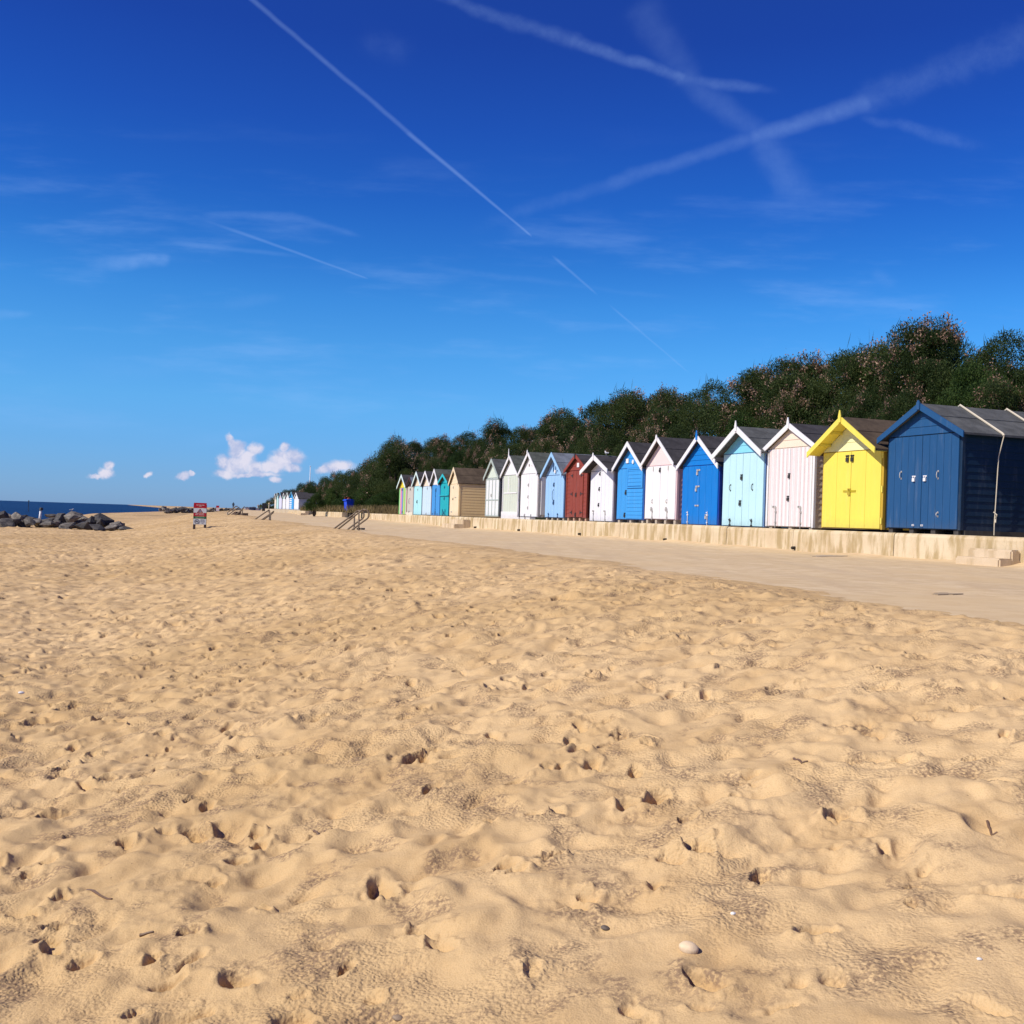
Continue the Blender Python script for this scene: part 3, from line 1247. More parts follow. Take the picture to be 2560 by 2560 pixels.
# 1 steel blue
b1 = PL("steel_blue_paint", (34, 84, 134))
b1s = PL("steel_blue_shaded_side", (20, 48, 76))  # side wall's shade put into the colour, darker than the front
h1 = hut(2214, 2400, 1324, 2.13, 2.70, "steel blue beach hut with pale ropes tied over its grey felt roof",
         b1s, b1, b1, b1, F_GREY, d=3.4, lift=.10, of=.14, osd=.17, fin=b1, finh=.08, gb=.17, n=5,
         hw=[('lock', .40, .55, WHITE, 1.25), ('lock', .55, .55, WHITE, 1.25), ('pull', .22, .58, GALV, .15), ('pull', .72, .57, GALV, .15),
             ('pull', .73, .15, GALV, .08), ('hasp', .41, .03, WHITE, .04), ('hasp', .53, .03, WHITE, .04)],
         blocks=(paint("dark_timber", (.05, .04, .032)), 4), doorm=.06)
bm = bmesh.new()
box(bm, h1['w'] - .03, h1['w'] + .035, .1, 3.3, .0, .10)
obj("base_timber", bm, MATS["dark_timber"], h1['e'])
ROPE = paint("pale_rope", (.56, .50, .40), .9)
for yy in (.95, 2.25):
    bm = bmesh.new()
    w, hr, t_ = h1['w'], h1['hr'], h1['t']
    ze = h1['he'] - h1['osd'] * h1['slope']
    pts = [(-h1['osd'] - .03, yy + .1, .1), (-h1['osd'] - .03, yy + .08, ze + t_), (w / 2, yy, hr + t_ + .05), (w + h1['osd'] + .0, yy - .08, ze + t_ + .022),
           (w + h1['osd'] + .035, yy - .08, ze + t_ - .02), (w + .10, yy - .1, ze - .4), (w + .07, yy - .13, .25), (w + .07, yy - .13, .02)]
    tube(bm, pts[:5], .024, n=6)
    tube(bm, pts[4:], .011, n=6)
    tube(bm, [(w + .07, yy - .16, .50), (w + .13, yy - .13, .44), (w + .07, yy - .10, .36), (w + .12, yy - .15, .28)], .014, n=5)
    obj("rope", bm, ROPE, h1['e'])

# 2 yellow
ye = PL("yellow_paint", (255, 228, 96))
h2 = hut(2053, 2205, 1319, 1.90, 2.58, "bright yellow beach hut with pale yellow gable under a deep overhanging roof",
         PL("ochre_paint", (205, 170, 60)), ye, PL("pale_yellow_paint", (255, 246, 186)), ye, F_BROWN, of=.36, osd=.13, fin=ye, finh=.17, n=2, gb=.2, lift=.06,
         hw=[('lock', .44, .93, DARKMET, 1.6), ('lock', .52, .93, DARKMET, 1.6), ('hasp', .485, .48, PL("dull_yellow_iron", (190, 170, 40)), .45), ('lock', .485, .49, PL("brass", (190, 170, 60)), 1.6),
             ('hinge', 1.0, .93, ye, -.02, 1), ('hinge', 1.0, .5, ye, -.02, 1), ('hinge', 1.0, .1, ye, -.02, 1)])
for k in (.34, .68):
    w = h2['w']
    for s in (0, 1):
        bm = bmesh.new()
        x = (-h2['osd'] + (w / 2 + h2['osd']) * k)
        zz = h2['he'] - h2['osd'] * h2['slope'] + (h2['hr'] - h2['he'] + h2['osd'] * h2['slope']) * k
        x = x if s == 0 else w - x
        box(bm, x - .03, x + .03, -.34, -.02, zz - .07, zz - .012)
        obj("soffit_batten", bm, ye, h2['e'])
so_ = bmesh.new()
w = h2['w']; ze = h2['he'] - h2['osd'] * h2['slope']; hr = h2['hr']
prism(so_, [(-.12, ze - .002), (w / 2, hr - .004), (w + .12, ze - .002), (w + .12, ze - .014), (w / 2, hr - .018), (-.12, ze - .014)], -.355, -.02)
obj("soffit", so_, ye, h2['e'])

# 3 pink striped
h3 = hut(1917, 2033, 1317, 2.10, 2.62, "pink and white striped beach hut with peach gable beside the yellow hut",
         PL("cream_paint", (240, 222, 195)), stripe_mat("pink_white_stripes", [C8(252, 246, 246), C8(242, 224, 224)], .185),
         PL("peach_paint", (250, 226, 205)), WHITE, F_DARK, of=.10, osd=.12, fin=WHITE, finh=.16, n=6, gb=.19, trim=WHITE, doorm=.075, lift=.05,
         hw=[('lock', .49, .66, DARKMET, 1.3), ('lock', .48, .37, DARKMET, 1.3), ('bolt', .22, .25, GALV), ('hasp', .17, .25, GALV, .16), ('bolt', .76, .25, GALV), ('hasp', .72, .25, GALV, .14)],
         blocks=(paint("pale_block", (.5, .42, .33)), 3))
# 4 light blue
lb = PL("sky_blue_paint", (196, 236, 255))
h4 = hut(1804, 1910, 1316, 2.06, 2.68, "light blue beach hut with white bargeboards and a blue gable",
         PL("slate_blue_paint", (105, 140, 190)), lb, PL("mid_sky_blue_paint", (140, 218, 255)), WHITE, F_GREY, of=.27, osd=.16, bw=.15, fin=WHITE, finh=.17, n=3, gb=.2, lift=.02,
         hw=[('lock', .48, .69, DARKMET, 1.5), ('lock', .46, .33, DARKMET, 1.5), ('pull', .22, .53, DARKMET, .16), ('pull', .74, .53, DARKMET, .16), ('bolt', .23, .1, DARKMET), ('bolt', .74, .1, DARKMET)])
# 5 strong blue
sb_ = PL("cobalt_blue_paint", (10, 124, 214))
h5 = hut(1703, 1796, 1312, 1.80, 2.58, "cobalt blue beach hut with steep white bargeboards and blue finial",
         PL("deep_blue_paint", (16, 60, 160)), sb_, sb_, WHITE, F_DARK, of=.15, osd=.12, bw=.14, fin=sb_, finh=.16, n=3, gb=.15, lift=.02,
         hw=[('hasp', .46, .93, GALV, .2), ('lock', .44, .90, GALV, 1.4), ('hasp', .45, .65, GALV, .22), ('lock', .42, .62, GALV, 1.4), ('hasp', .44, .32, GALV, .22), ('bolt', .21, .22, WHITE), ('bolt', .74, .22, WHITE), ('lock', .70, .15, GALV, 1.4)])
# 6 white with pink gable
pk = PL("blush_pink_paint", (255, 222, 222))
blk = paint("concrete_block", (.5, .42, .33))
h6 = hut(1611, 1690, 1305, 1.88, 2.68, "white beach hut with blush pink gable, standing on blocks",
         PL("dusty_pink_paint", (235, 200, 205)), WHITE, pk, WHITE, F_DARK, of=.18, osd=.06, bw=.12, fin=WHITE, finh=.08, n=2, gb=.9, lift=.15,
         blocks=(blk, 4),
         hw=[('lock', .49, .94, DARKMET, 1.4), ('hinge', .27, .95, GALV, .02, 1), ('hinge', .74, .95, GALV, .02, 1), ('pull', .27, .33, GALV, .1), ('pull', .73, .33, GALV, .1), ('bolt', .28, .2, GALV), ('bolt', .75, .2, GALV), ('lock', .24, .2, GALV, 1.2), ('lock', .71, .2, GALV, 1.2)])
# 7 blue, door on the left
mb = PL("azure_paint", (64, 158, 234))
h7 = hut(1541, 1609, 1303, 1.86, 2.64, "azure beach hut with a narrow plank door, two white discs on its gable",
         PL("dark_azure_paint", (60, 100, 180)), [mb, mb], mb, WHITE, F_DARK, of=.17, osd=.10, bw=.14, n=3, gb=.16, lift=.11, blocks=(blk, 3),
         hw=[('lock', .36, .55, DARKMET, 1.5), ('lock', .34, .1, DARKMET, 1.5)])
bm = bmesh.new()
w = h7['w']
clad(bm, lambda q: w * .40, lambda q: w * .97, h7['zf'] + .04, 1.15, .125, -.03)
clad(bm, lambda q: w * .44, lambda q: w * .93, 1.24, 1.78, .125, -.045)
obj("cladding", bm, mb, h7['e'])
bm = bmesh.new()
for a in ((.40, .44, 1.17, 1.84), (.93, .97, 1.17, 1.84)):
    box(bm, w * a[0], w * a[1], -.062, -.03, a[2], a[3])
box(bm, w * .44, w * .93, -.062, -.03, 1.17, 1.22)
box(bm, w * .44, w * .93, -.062, -.03, 1.79, 1.84)
obj("shutter_frame", bm, mb, h7['e'])
bm = bmesh.new(); box(bm, w * .33, w * .42, -.04, -.02, 2.02, 2.17); obj("plaque", bm, WHITE, h7['e'])
bm = bmesh.new(); disc(bm, w * .58, 2.05, .07, -.04, -.02); obj("plaque", bm, WHITE, h7['e'])
# 8 white low
wl = PL("lilac_white_paint", (238, 238, 248))
h8 = hut(1474, 1533, 1302, 1.84, 2.28, "plain white beach hut with a low white overhanging roof, a gull on its ridge",
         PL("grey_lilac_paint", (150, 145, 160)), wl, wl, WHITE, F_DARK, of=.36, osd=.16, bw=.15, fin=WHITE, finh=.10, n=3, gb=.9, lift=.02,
         hw=[('lock', .43, .97, DARKMET, 1.3), ('lock', .42, .66, DARKMET, 1.3), ('lock', .41, .34, DARKMET, 1.3), ('hasp', .18, .2, GALV, .16), ('bolt', .2, .2, GALV), ('hasp', .66, .2, GALV, .16), ('bolt', .7, .2, GALV)])
# 9 red brown
rb = PL("red_brown_paint", (146, 66, 50))
h9 = hut(1415, 1466, 1300, 1.92, 2.42, "red brown clad beach hut with black strap hinges on its double door",
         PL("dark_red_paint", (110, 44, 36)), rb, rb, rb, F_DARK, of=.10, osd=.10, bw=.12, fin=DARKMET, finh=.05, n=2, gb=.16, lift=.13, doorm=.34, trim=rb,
         blocks=(paint("terracotta_block", (.55, .33, .22)), 4),
         hw=[('lock', .5, .5, DARKMET, 1.5), ('lock', .5, .07, DARKMET, 1.5)] + [('hinge', fx, fz, DARKMET, .2, s) for fz in (.9, .5, .1) for fx, s in ((.31, -1), (.72, 1))])
w = h9['w']
for a, b in ((.02, .165), (.835, .98)):
    bm = bmesh.new()
    clad(bm, lambda q: w * a + .0, lambda q: w * b, h9['zf'], 1.86, .15, -.004)
    obj("cladding", bm, rb, h9['e'])
bm = bmesh.new(); box(bm, w * .5, w * .6, -.035, -.015, 2.02, 2.18); obj("plaque", bm, WHITE, h9['e'])
# 10 periwinkle
pw = PL("periwinkle_paint", (158, 202, 255))
nav = paint("navy_metal", (.02, .06, .16), .4)
h10 = hut(1362, 1410, 1299, 1.80, 2.58, "periwinkle beach hut with a big curved door handle and ornament on its gable",
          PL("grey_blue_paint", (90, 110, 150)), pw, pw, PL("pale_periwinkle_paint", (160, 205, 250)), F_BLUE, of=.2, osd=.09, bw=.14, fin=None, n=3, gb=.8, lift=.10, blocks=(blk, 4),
          hw=[('lock', .47, .8, nav, 1.5), ('pull', .45, .53, nav, .42), ('lock', .48, .38, nav, 1.8), ('bolt', .24, .1, nav), ('bolt', .72, .1, nav)])
bm = bmesh.new()
w = h10['w']
for a, b in ((.42, 2.25), (.53, 2.2), (.63, 2.12)):
    tube(bm, [(w * a, -.04, 1.92), (w * a * 1.02, -.04, b)], .017, n=5)
obj("ornament", bm, nav, h10['e'])
bm = bmesh.new(); disc(bm, w * .53, 1.92, .07, -.07, -.05); obj("plaque", bm, WHITE, h10['e'])
# 11 white
h11 = hut(1300, 1344, 1296, 1.93, 2.74, "tall white beach hut with two gable vents and white steps at its door",
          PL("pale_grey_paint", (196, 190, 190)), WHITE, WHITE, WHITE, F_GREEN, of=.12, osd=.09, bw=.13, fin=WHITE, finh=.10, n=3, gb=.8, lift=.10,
          hw=[('lock', .47, .76, GALV, 1.2), ('lock', .47, .48, GALV, 1.2), ('lock', .47, .22, GALV, 1.2), ('lock', .3, .04, GALV, 1.2), ('lock', .66, .04, GALV, 1.2)])
w = h11['w']
for x in (.47, .64):
    bm = bmesh.new()
    box(bm, w * x - .05, w * x + .05, -.03, -.012, 2.22, 2.32)
    for q in range(4):
        box(bm, w * x - .05, w * x + .05, -.037, -.03, 2.225 + q * .025, 2.238 + q * .025)
    obj("vent", bm, paint("vent_grey", (.38, .36, .38)), h11['e'])
for x in (.1, .42, .74):
    bm = bmesh.new(); box(bm, w * x - .05, w * x + .42, -.30, -.06, 0, .085); obj("doorstep", bm, WHITE, h11['e'])
bm = bmesh.new(); box(bm, -.10, -.04, -.12, -.06, 0, .75); obj("post", bm, WHITE, h11['e'])
bm = bmesh.new(); box(bm, w + .03, w + .075, .1, .5, .2, 1.85); obj("folded_door", bm, WHITE, h11['e'])
# 12 white with sage panels
sg = PL("sage_paint", (214, 222, 208))
h12 = hut(1256, 1295, 1293, 1.93, 2.70, "white beach hut with sage green door panels and a thin spike on top",
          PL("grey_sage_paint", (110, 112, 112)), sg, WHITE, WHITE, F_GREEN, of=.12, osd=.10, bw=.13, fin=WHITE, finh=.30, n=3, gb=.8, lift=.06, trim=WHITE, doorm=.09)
w = h12['w']
bm = bmesh.new()
box(bm, -.03, w + .03, -.06, -.03, .0, .30)
box(bm, w * .36, w * .40, -.042, -.029, 1.1, 1.85)
box(bm, w * .10, w * .93, -.05, -.042, 1.1, 1.15)
obj("door_frame", bm, WHITE, h12['e'])
# 13 sage
sg2 = PL("grey_sage_batten", (178, 190, 184))
h13 = hut(1213.5, 1248, 1291, 1.86, 2.64, "pale sage beach hut with white board doors and sage battens",
          PL("sage_shaded_side", (105, 108, 116)), PL("cool_white_paint", (234, 238, 240)), PL("light_sage_paint", (216, 228, 214)), sg2, F_GREY, of=.12, osd=.08, bw=.14, n=2, gb=.8, lift=.06,  # first colour: side wall with its shade painted in as grey
          hw=[('lock', .43, .57, GALV, 1.3)])
w = h13['w']
bm = bmesh.new()
for x in (.02, .24, .485, .72, .96):
    box(bm, w * x, w * x + .055, -.045, -.029, .09, 1.82)
for z in (.07, .80, 1.76):
    box(bm, .04, w - .02, -.043, -.030, z, z + .05)
obj("batten", bm, sg2, h13['e'])
# 14 tan, turned a little to the sun
pe = PL("peach_cream_paint", (255, 226, 190))
tan_ = PL("tan_cladding_paint", (250, 214, 158))
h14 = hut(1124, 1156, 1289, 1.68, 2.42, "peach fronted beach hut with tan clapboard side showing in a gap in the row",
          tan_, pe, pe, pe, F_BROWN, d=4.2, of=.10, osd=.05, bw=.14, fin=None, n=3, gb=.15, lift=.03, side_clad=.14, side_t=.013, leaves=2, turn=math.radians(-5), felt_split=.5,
          hw=[('lock', .4, .92, GALV, 1.2), ('lock', .4, .55, DARKMET, 1.2), ('hasp', .65, .58, GALV, .35), ('hasp', .25, .12, GALV, .35)])
# 15 teal
tl = PL("teal_paint", (20, 176, 190))
h15 = hut(1100, 1122, 1288, 1.76, 2.14, "teal beach hut with a split stable door and a low roof",
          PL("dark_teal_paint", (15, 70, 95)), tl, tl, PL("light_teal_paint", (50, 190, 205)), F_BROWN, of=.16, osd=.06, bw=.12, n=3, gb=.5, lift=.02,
          hw=[('lock', .5, .9, nav, 1.2), ('lock', .5, .55, nav, 1.4), ('bolt', .35, .2, nav), ('bolt', .65, .2, nav), ('lock', .5, .1, nav, 1.6)])
bm = bmesh.new(); box(bm, 0, h15['w'], -.10, -.03, 1.08, 1.12); obj("ledge", bm, PL("light_teal_paint", (50, 190, 205)), h15['e'])
# 16 blue with white gable
bl = PL("mid_blue_paint", (68, 154, 228))
h16 = hut(1079, 1099.5, 1287.5, 1.70, 2.46, "mid blue beach hut with white gable between the teal and pale blue huts",
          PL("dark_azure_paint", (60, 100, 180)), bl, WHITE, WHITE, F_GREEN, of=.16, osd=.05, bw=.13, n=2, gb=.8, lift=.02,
          hw=[('lock', .52, .86, nav, 1.8), ('lock', .5, .1, nav, 1.8), ('hasp', .2, .04, nav, .1), ('hasp', .75, .04, nav, .1), ('bolt', .5, .86, nav)])
# 17 pale blue
h17 = hut(1055.5, 1078, 1286, 1.66, 2.40, "very pale blue beach hut with peach gable and white bargeboards",
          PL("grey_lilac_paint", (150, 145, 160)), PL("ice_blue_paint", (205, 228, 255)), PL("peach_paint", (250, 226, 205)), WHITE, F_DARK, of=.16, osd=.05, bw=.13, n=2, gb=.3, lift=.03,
          hw=[('lock', .55, .95, GALV, 1.2), ('lock', .5, .05, GALV, 1.2)])
# 18 cyan
cy = PL("pale_cyan_paint", (180, 236, 252))
h18 = hut(1034, 1054.5, 1285.5, 1.70, 2.42, "pale cyan beach hut with a cream gable in the far half of the row",
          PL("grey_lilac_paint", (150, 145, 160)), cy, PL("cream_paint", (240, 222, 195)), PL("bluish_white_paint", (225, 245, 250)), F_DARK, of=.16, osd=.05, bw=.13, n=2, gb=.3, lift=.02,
          hw=[('lock', .5, .9, GALV, 1.2), ('lock', .45, .48, DARKMET, 1.8)])
# 19 grey beige
gbg = PL("stone_grey_paint", (206, 200, 190))
h19 = hut(1017.5, 1033.5, 1285, 1.70, 2.16, "stone grey beach hut with dark brown gable next to the rainbow hut",
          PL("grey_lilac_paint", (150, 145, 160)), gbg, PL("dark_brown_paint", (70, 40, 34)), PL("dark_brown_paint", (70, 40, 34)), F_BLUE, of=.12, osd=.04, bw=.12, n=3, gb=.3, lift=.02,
          hw=[('lock', .5, .92, DARKMET, 1.2), ('pull', .4, .48, DARKMET, .3), ('lock', .4, .1, DARKMET, 1.2)])
bm = bmesh.new(); box(bm, 0, h19['w'], -.06, -.03, .0, .16); obj("sill_board", bm, PL("cream_white_paint", (250, 236, 215)), h19['e'])
# 20 rainbow
rainbow = stripe_mat("rainbow_stripes", [C8(90, 210, 90), C8(190, 225, 150), C8(200, 200, 190), C8(245, 110, 165), C8(190, 150, 215), C8(70, 130, 215), C8(120, 190, 150), C8(235, 225, 80)], 1.32)
h20 = hut(997, 1017, 1284, 1.65, 2.34, "rainbow striped beach hut with yellow gable at the far end of the row",
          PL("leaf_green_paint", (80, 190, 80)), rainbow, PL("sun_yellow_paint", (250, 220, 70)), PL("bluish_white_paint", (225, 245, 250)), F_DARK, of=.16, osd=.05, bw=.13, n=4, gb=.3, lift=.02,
          hw=[('lock', .4, .95, DARKMET, 1.2), ('lock', .5, .1, nav, 1.4)])

# far row beyond the bushes
far_spec = [
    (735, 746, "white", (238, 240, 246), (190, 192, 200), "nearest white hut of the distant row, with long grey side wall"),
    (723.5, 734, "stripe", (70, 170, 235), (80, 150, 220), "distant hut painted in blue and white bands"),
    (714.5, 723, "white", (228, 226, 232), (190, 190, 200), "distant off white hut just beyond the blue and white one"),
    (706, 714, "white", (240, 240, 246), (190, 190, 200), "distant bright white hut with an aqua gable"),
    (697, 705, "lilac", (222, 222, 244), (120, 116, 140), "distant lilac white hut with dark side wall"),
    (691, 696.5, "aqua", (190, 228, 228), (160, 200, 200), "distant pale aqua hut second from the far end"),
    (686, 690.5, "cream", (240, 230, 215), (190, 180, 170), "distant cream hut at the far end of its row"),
]
g0 = at_y(746, 1275, 165)
g1 = at_y(686, 1274, 182)
ax = (g0 - g1)
ax.z = 0
ang2 = math.atan2(ax.y, ax.x)
axn = ax.normalized()
TZ2 = EYE + .08
bands = None
for i, (pa, pb, nm, colr, sidec, lab) in enumerate(far_spec):
    pl = at_y(pa, 1274, 165 + 17 * (746 - pa) / 60)
    pr_ = at_y(pb, 1274, 165 + 17 * (746 - pb) / 60)
    w = (pr_ - pl).length * .97
    e = empty("beach_hut", (pl.x, pl.y, TZ2), ang2)
    tag(e, lab, "beach hut", "distant beach huts beyond the bushes")
    he, ha = 1.85 + .12 * ((i * 7) % 3 - 1), 2.65 + .1 * ((i * 5) % 3 - 1)
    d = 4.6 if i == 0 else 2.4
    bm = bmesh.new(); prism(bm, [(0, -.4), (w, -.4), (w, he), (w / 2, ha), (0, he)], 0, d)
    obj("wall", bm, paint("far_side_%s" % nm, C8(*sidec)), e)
    bm = bmesh.new(); planks(bm, .06, w - .06, .03, he - .02, -.01, 4)
    if nm == "stripe":
        m, t, b = new_mat("blue_white_bands")
        sp = t.new('ShaderNodeSeparateXYZ')
        t.put(sp.inputs[0], t.new('ShaderNodeTexCoord').outputs['Object'])
        f = t.math('GREATER_THAN', t.math('FRACT', t.math('DIVIDE', sp.outputs[2], .30)), .5)
        f = t.math('MULTIPLY', f, t.math('LESS_THAN', sp.outputs[0], w * .52))
        t.put(b.inputs['Base Color'], t.mix(f, C8(60, 165, 235), (.8, .8, .8)))
        dm = m
    else:
        dm = paint("far_front_%s" % nm, C8(*colr))
    obj("door", bm, dm, e)
    gcol = {0: (236, 238, 244), 1: (40, 150, 220), 3: (180, 220, 214), 4: (226, 205, 205)}.get(i, colr)
    bm = bmesh.new(); prism(bm, [(.02, he), (w - .02, he), (w / 2, ha - .03)], -.03, -.002)
    obj("gable", bm, paint("far_gable_%d" % i, C8(*gcol)), e)
    sl_ = (ha - he) / (w / 2)
    bm = bmesh.new()
    prism(bm, [(-.1, he - .1 * sl_), (w / 2, ha + .02), (w + .1, he - .1 * sl_), (w + .1, he - .1 * sl_ + .06), (w / 2, ha + .08), (-.1, he - .1 * sl_ + .06)], -.14, d + .1)
    obj("roof", bm, F_DARK, e)
    for s in (0, 1):
        X = (lambda q: q) if s == 0 else (lambda q: w - q)
        bm = bmesh.new()
        prism(bm, [(X(-.11), he - .1 * sl_ + .08), (X(w / 2), ha + .11), (X(w / 2), ha - .05), (X(-.11), he - .1 * sl_ - .06)], -.17, -.142)
        obj("bargeboard", bm, paint("far_barge_%d" % (i % 3), C8(*((238, 240, 244), (120, 190, 230), (214, 226, 222))[i % 3])), e)
# ground the far huts stand on
bm = bmesh.new()
a = g1 - axn * 3
b = g0 + axn * 12
nrm = Vector((-axn.y, axn.x, 0))
for q in ((a - nrm * 1.0, b - nrm * 1.0, b + nrm * 8, a + nrm * 8),):
    lo = [bm.verts.new((p.x, p.y, EYE - .6)) for p in q]
    hi = [bm.verts.new((p.x, p.y, TZ2 - .004)) for p in q]
    for k in range(4):
        bm.faces.new((lo[k], lo[(k + 1) % 4], hi[(k + 1) % 4], hi[k]))
    bm.faces.new(hi)
tag(obj("terrace", bm, TERR), kind="structure")


# ------------------------------------------------------------------ shrubs
def bush_meshes(seed, n_leaf, n_clump, tall=1.0, leaf=(.017, .065), spik=True):
    r = np.random.default_rng(seed)
    lobes = []
    for k in range(17):
        a = r.uniform(0, 2 * math.pi)
        hgt = r.uniform(.15, 1.0)
        rr = (1.15 if hgt < .6 else 1.15 - (hgt - .6) * 1.5) * math.sqrt(r.uniform(.1, 1))
        lobes.append((rr * math.cos(a), rr * math.sin(a), (.35 + hgt * 1.75) * tall, r.uniform(.30, .58)))
    L = np.array(lobes)

    def sample(n, lo, hi):
        k = r.integers(0, len(L), n)
        d = r.normal(size=(n, 3))
        d /= np.linalg.norm(d, axis=1)[:, None]
        d[:, 2] = np.where(d[:, 2] < -.4, -d[:, 2], d[:, 2])
        rad = L[k, 3] * (r.uniform(lo, hi, n) + np.abs(r.normal(0, .06, n)) * (hi > 1.05))
        P = L[k, :3] + d * rad[:, None] * np.array([1, 1, 1.1])
        P[:, 2] = np.maximum(P[:, 2], .02)
        return P, d

    def cards(P, D, ln, wd, up):
        n = len(P)
        ax_ = D * .6 + r.normal(size=(n, 3)) * .55
        ax_[:, 2] += up
        ax_ /= np.linalg.norm(ax_, axis=1)[:, None]
        s = np.cross(ax_, r.normal(size=(n, 3)))
        s /= np.linalg.norm(s, axis=1)[:, None]
        ln = ln[:, None]
        wd = wd[:, None]
        V = np.stack([P - s * wd * .35, P + ax_ * ln * .5 - s * wd * .5, P + ax_ * ln, P + ax_ * ln * .5 + s * wd * .5], 1)
        return V.reshape(-1, 3)
    P, D = sample(n_leaf, .55, 1.08)
    V = cards(P, D, r.uniform(leaf[1] * .5, leaf[1] * 1.2, n_leaf), r.uniform(leaf[0] * .6, leaf[0] * 1.4, n_leaf), .35)
    if spik:
        ns = 90
        P2, D2 = sample(ns, .95, 1.05)
        V2 = cards(P2, D2 * np.array([.4, .4, 1]), r.uniform(.2, .5, ns), r.uniform(.010, .018, ns), 1.5)
        V = np.concatenate([V, V2])
    n = len(V) // 4
    lm = np_mesh("foliage", V, np.arange(n * 4).reshape(-1, 4))
    bl_ = None
    if n_clump:
        Pc, Dc = sample(n_clump, .93, 1.06)
        Pc[:, 2] += .02
        Pb = np.repeat(Pc, 60, 0) + r.normal(size=(n_clump * 60, 3)) * np.array([.065, .065, .09]) * np.repeat(r.uniform(.6, 1.5, (n_clump, 1)), 60, 0)
        Vb = cards(Pb, np.repeat(Dc, 60, 0), r.uniform(.03, .08, len(Pb)), r.uniform(.02, .045, len(Pb)), .4)
        bl_ = np_mesh("blossom", Vb, np.arange(len(Vb)).reshape(-1, 4))
    bm = bmesh.new()
    for k in range(6):
        q = L[r.integers(0, len(L))]
        tube(bm, [(q[0] * .08, q[1] * .08, -.35), (q[0] * .4, q[1] * .4, q[2] * .45), (q[0], q[1], q[2])], .07, .02, n=6)
    tm = bpy.data.meshes.new("trunk")
    bm.to_mesh(tm)
    bm.free()
    tm.materials.append(BARK)
    return lm, bl_, tm


PROTO = []
for k in range(5):
    lm, blm, tm = bush_meshes(100 + k, 40000, (30, 46, 10, 58, 20)[k])
    lm.materials.append(LEAF)
    blm.materials.append(BLOOM)
    PROTO.append((lm, blm, tm))
GREENP = []
for k in range(2):
    lm, blm, tm = bush_meshes(200 + k, 34000, 0, leaf=(.03, .06), spik=False)
    lm.materials.append(LEAF2)
    GREENP.append((lm, None, tm))

hut_names = [(h['vl'] + h['vr']) / 2 for h in HUTS]
hut_words = ["steel blue", "yellow", "pink striped", "light blue", "cobalt blue", "pink gabled white", "azure", "low white", "red brown", "periwinkle",
             "tall white", "sage panelled", "pale sage", "peach and tan", "teal", "mid blue", "pale blue", "pale cyan", "stone grey", "rainbow"]


def bush(proto, loc, sxy, sz, label, group, rz=None):
    lm, blm, tm = proto
    e = empty("tamarisk_bush" if blm is not None else "green_bush", loc, random.uniform(0, 6.28) if rz is None else rz)
    e.scale = (sxy, sxy, sz)
    tag(e, label, "bush", group)
    for nm, me in (("foliage", lm), ("blossom", blm), ("trunk", tm)):
        if me is None: continue
        o = bpy.data.objects.new(nm, me)
        COL.objects.link(o)
        o.parent = e
    return e


def place_words(v, px):
    if px is not None and px < 985:
        return "left of the rainbow hut" if px > 850 else "far off near the distant huts"
    k = int(np.argmin([abs(v - q) for q in hut_names]))
    return "behind the %s hut" % hut_words[k]


SKYL = [(2585, 835), (2500, 838), (2430, 808), (2365, 795), (2300, 795), (2240, 828), (2180, 872), (2110, 885), (2052, 862), (1990, 893), (1925, 905), (1860, 925), (1790, 948), (1720, 965), (1650, 975),
        (1590, 972), (1535, 980), (1480, 1000), (1425, 1010), (1370, 1035), (1315, 1058), (1255, 1048), (1205, 1060), (1150, 1072), (1100, 1092), (1050, 1096), (1003, 1093), (960, 1138), (925, 1160),
        (890, 1165), (850, 1178), (815, 1190), (785, 1186), (755, 1198), (725, 1218), (700, 1238), (678, 1256)]
kind_words = ["dark bush with scattered pink blossom", "bush with many pink flower heads", "dark green bush nearly without flowers",
              "bush thick with faded pink blossom", "dusky bush dotted with pink"]
for i, (px, py) in enumerate(SKYL):
    ub = 25.2 + (0 if px > 1000 else .0)
    # march along the ray until u - bend(v) reaches the line
    d = ray(px, 1290)
    h = Vector((d.x, d.y, 0))
    tt = np.linspace(10, 400, 8000)
    uu = tt * h.dot(ND) - bend(tt * h.dot(RD)) - ub
    k = int(np.argmax(uu > 0)) if (uu > 0).any() else len(tt) - 1
    t_ = tt[k]
    pos = h * t_
    v = pos.dot(RD)
    top = (EYE + ray(px, py).z / ray(px, py).y * pos.y) - (.34 if px > 2200 else .2)
    zb = float(bank_z(np.array([ub]), np.array([v]))[0]) - .25
    hh = max(top - zb, 1.2)
    kk = (i * 3 + 1) % 5 if px < 2480 else 2
    if px < 985:
        continue
    bush(PROTO[kk], (pos.x, pos.y, zb), max(1.25, hh / 2.6 * random.uniform(.95, 1.15)) * (1.0 if px > 960 else 1.25), hh / 2.55,
         "%s on the skyline %s" % (kind_words[kk], place_words(v, px)), "bushes on the bank behind the huts")
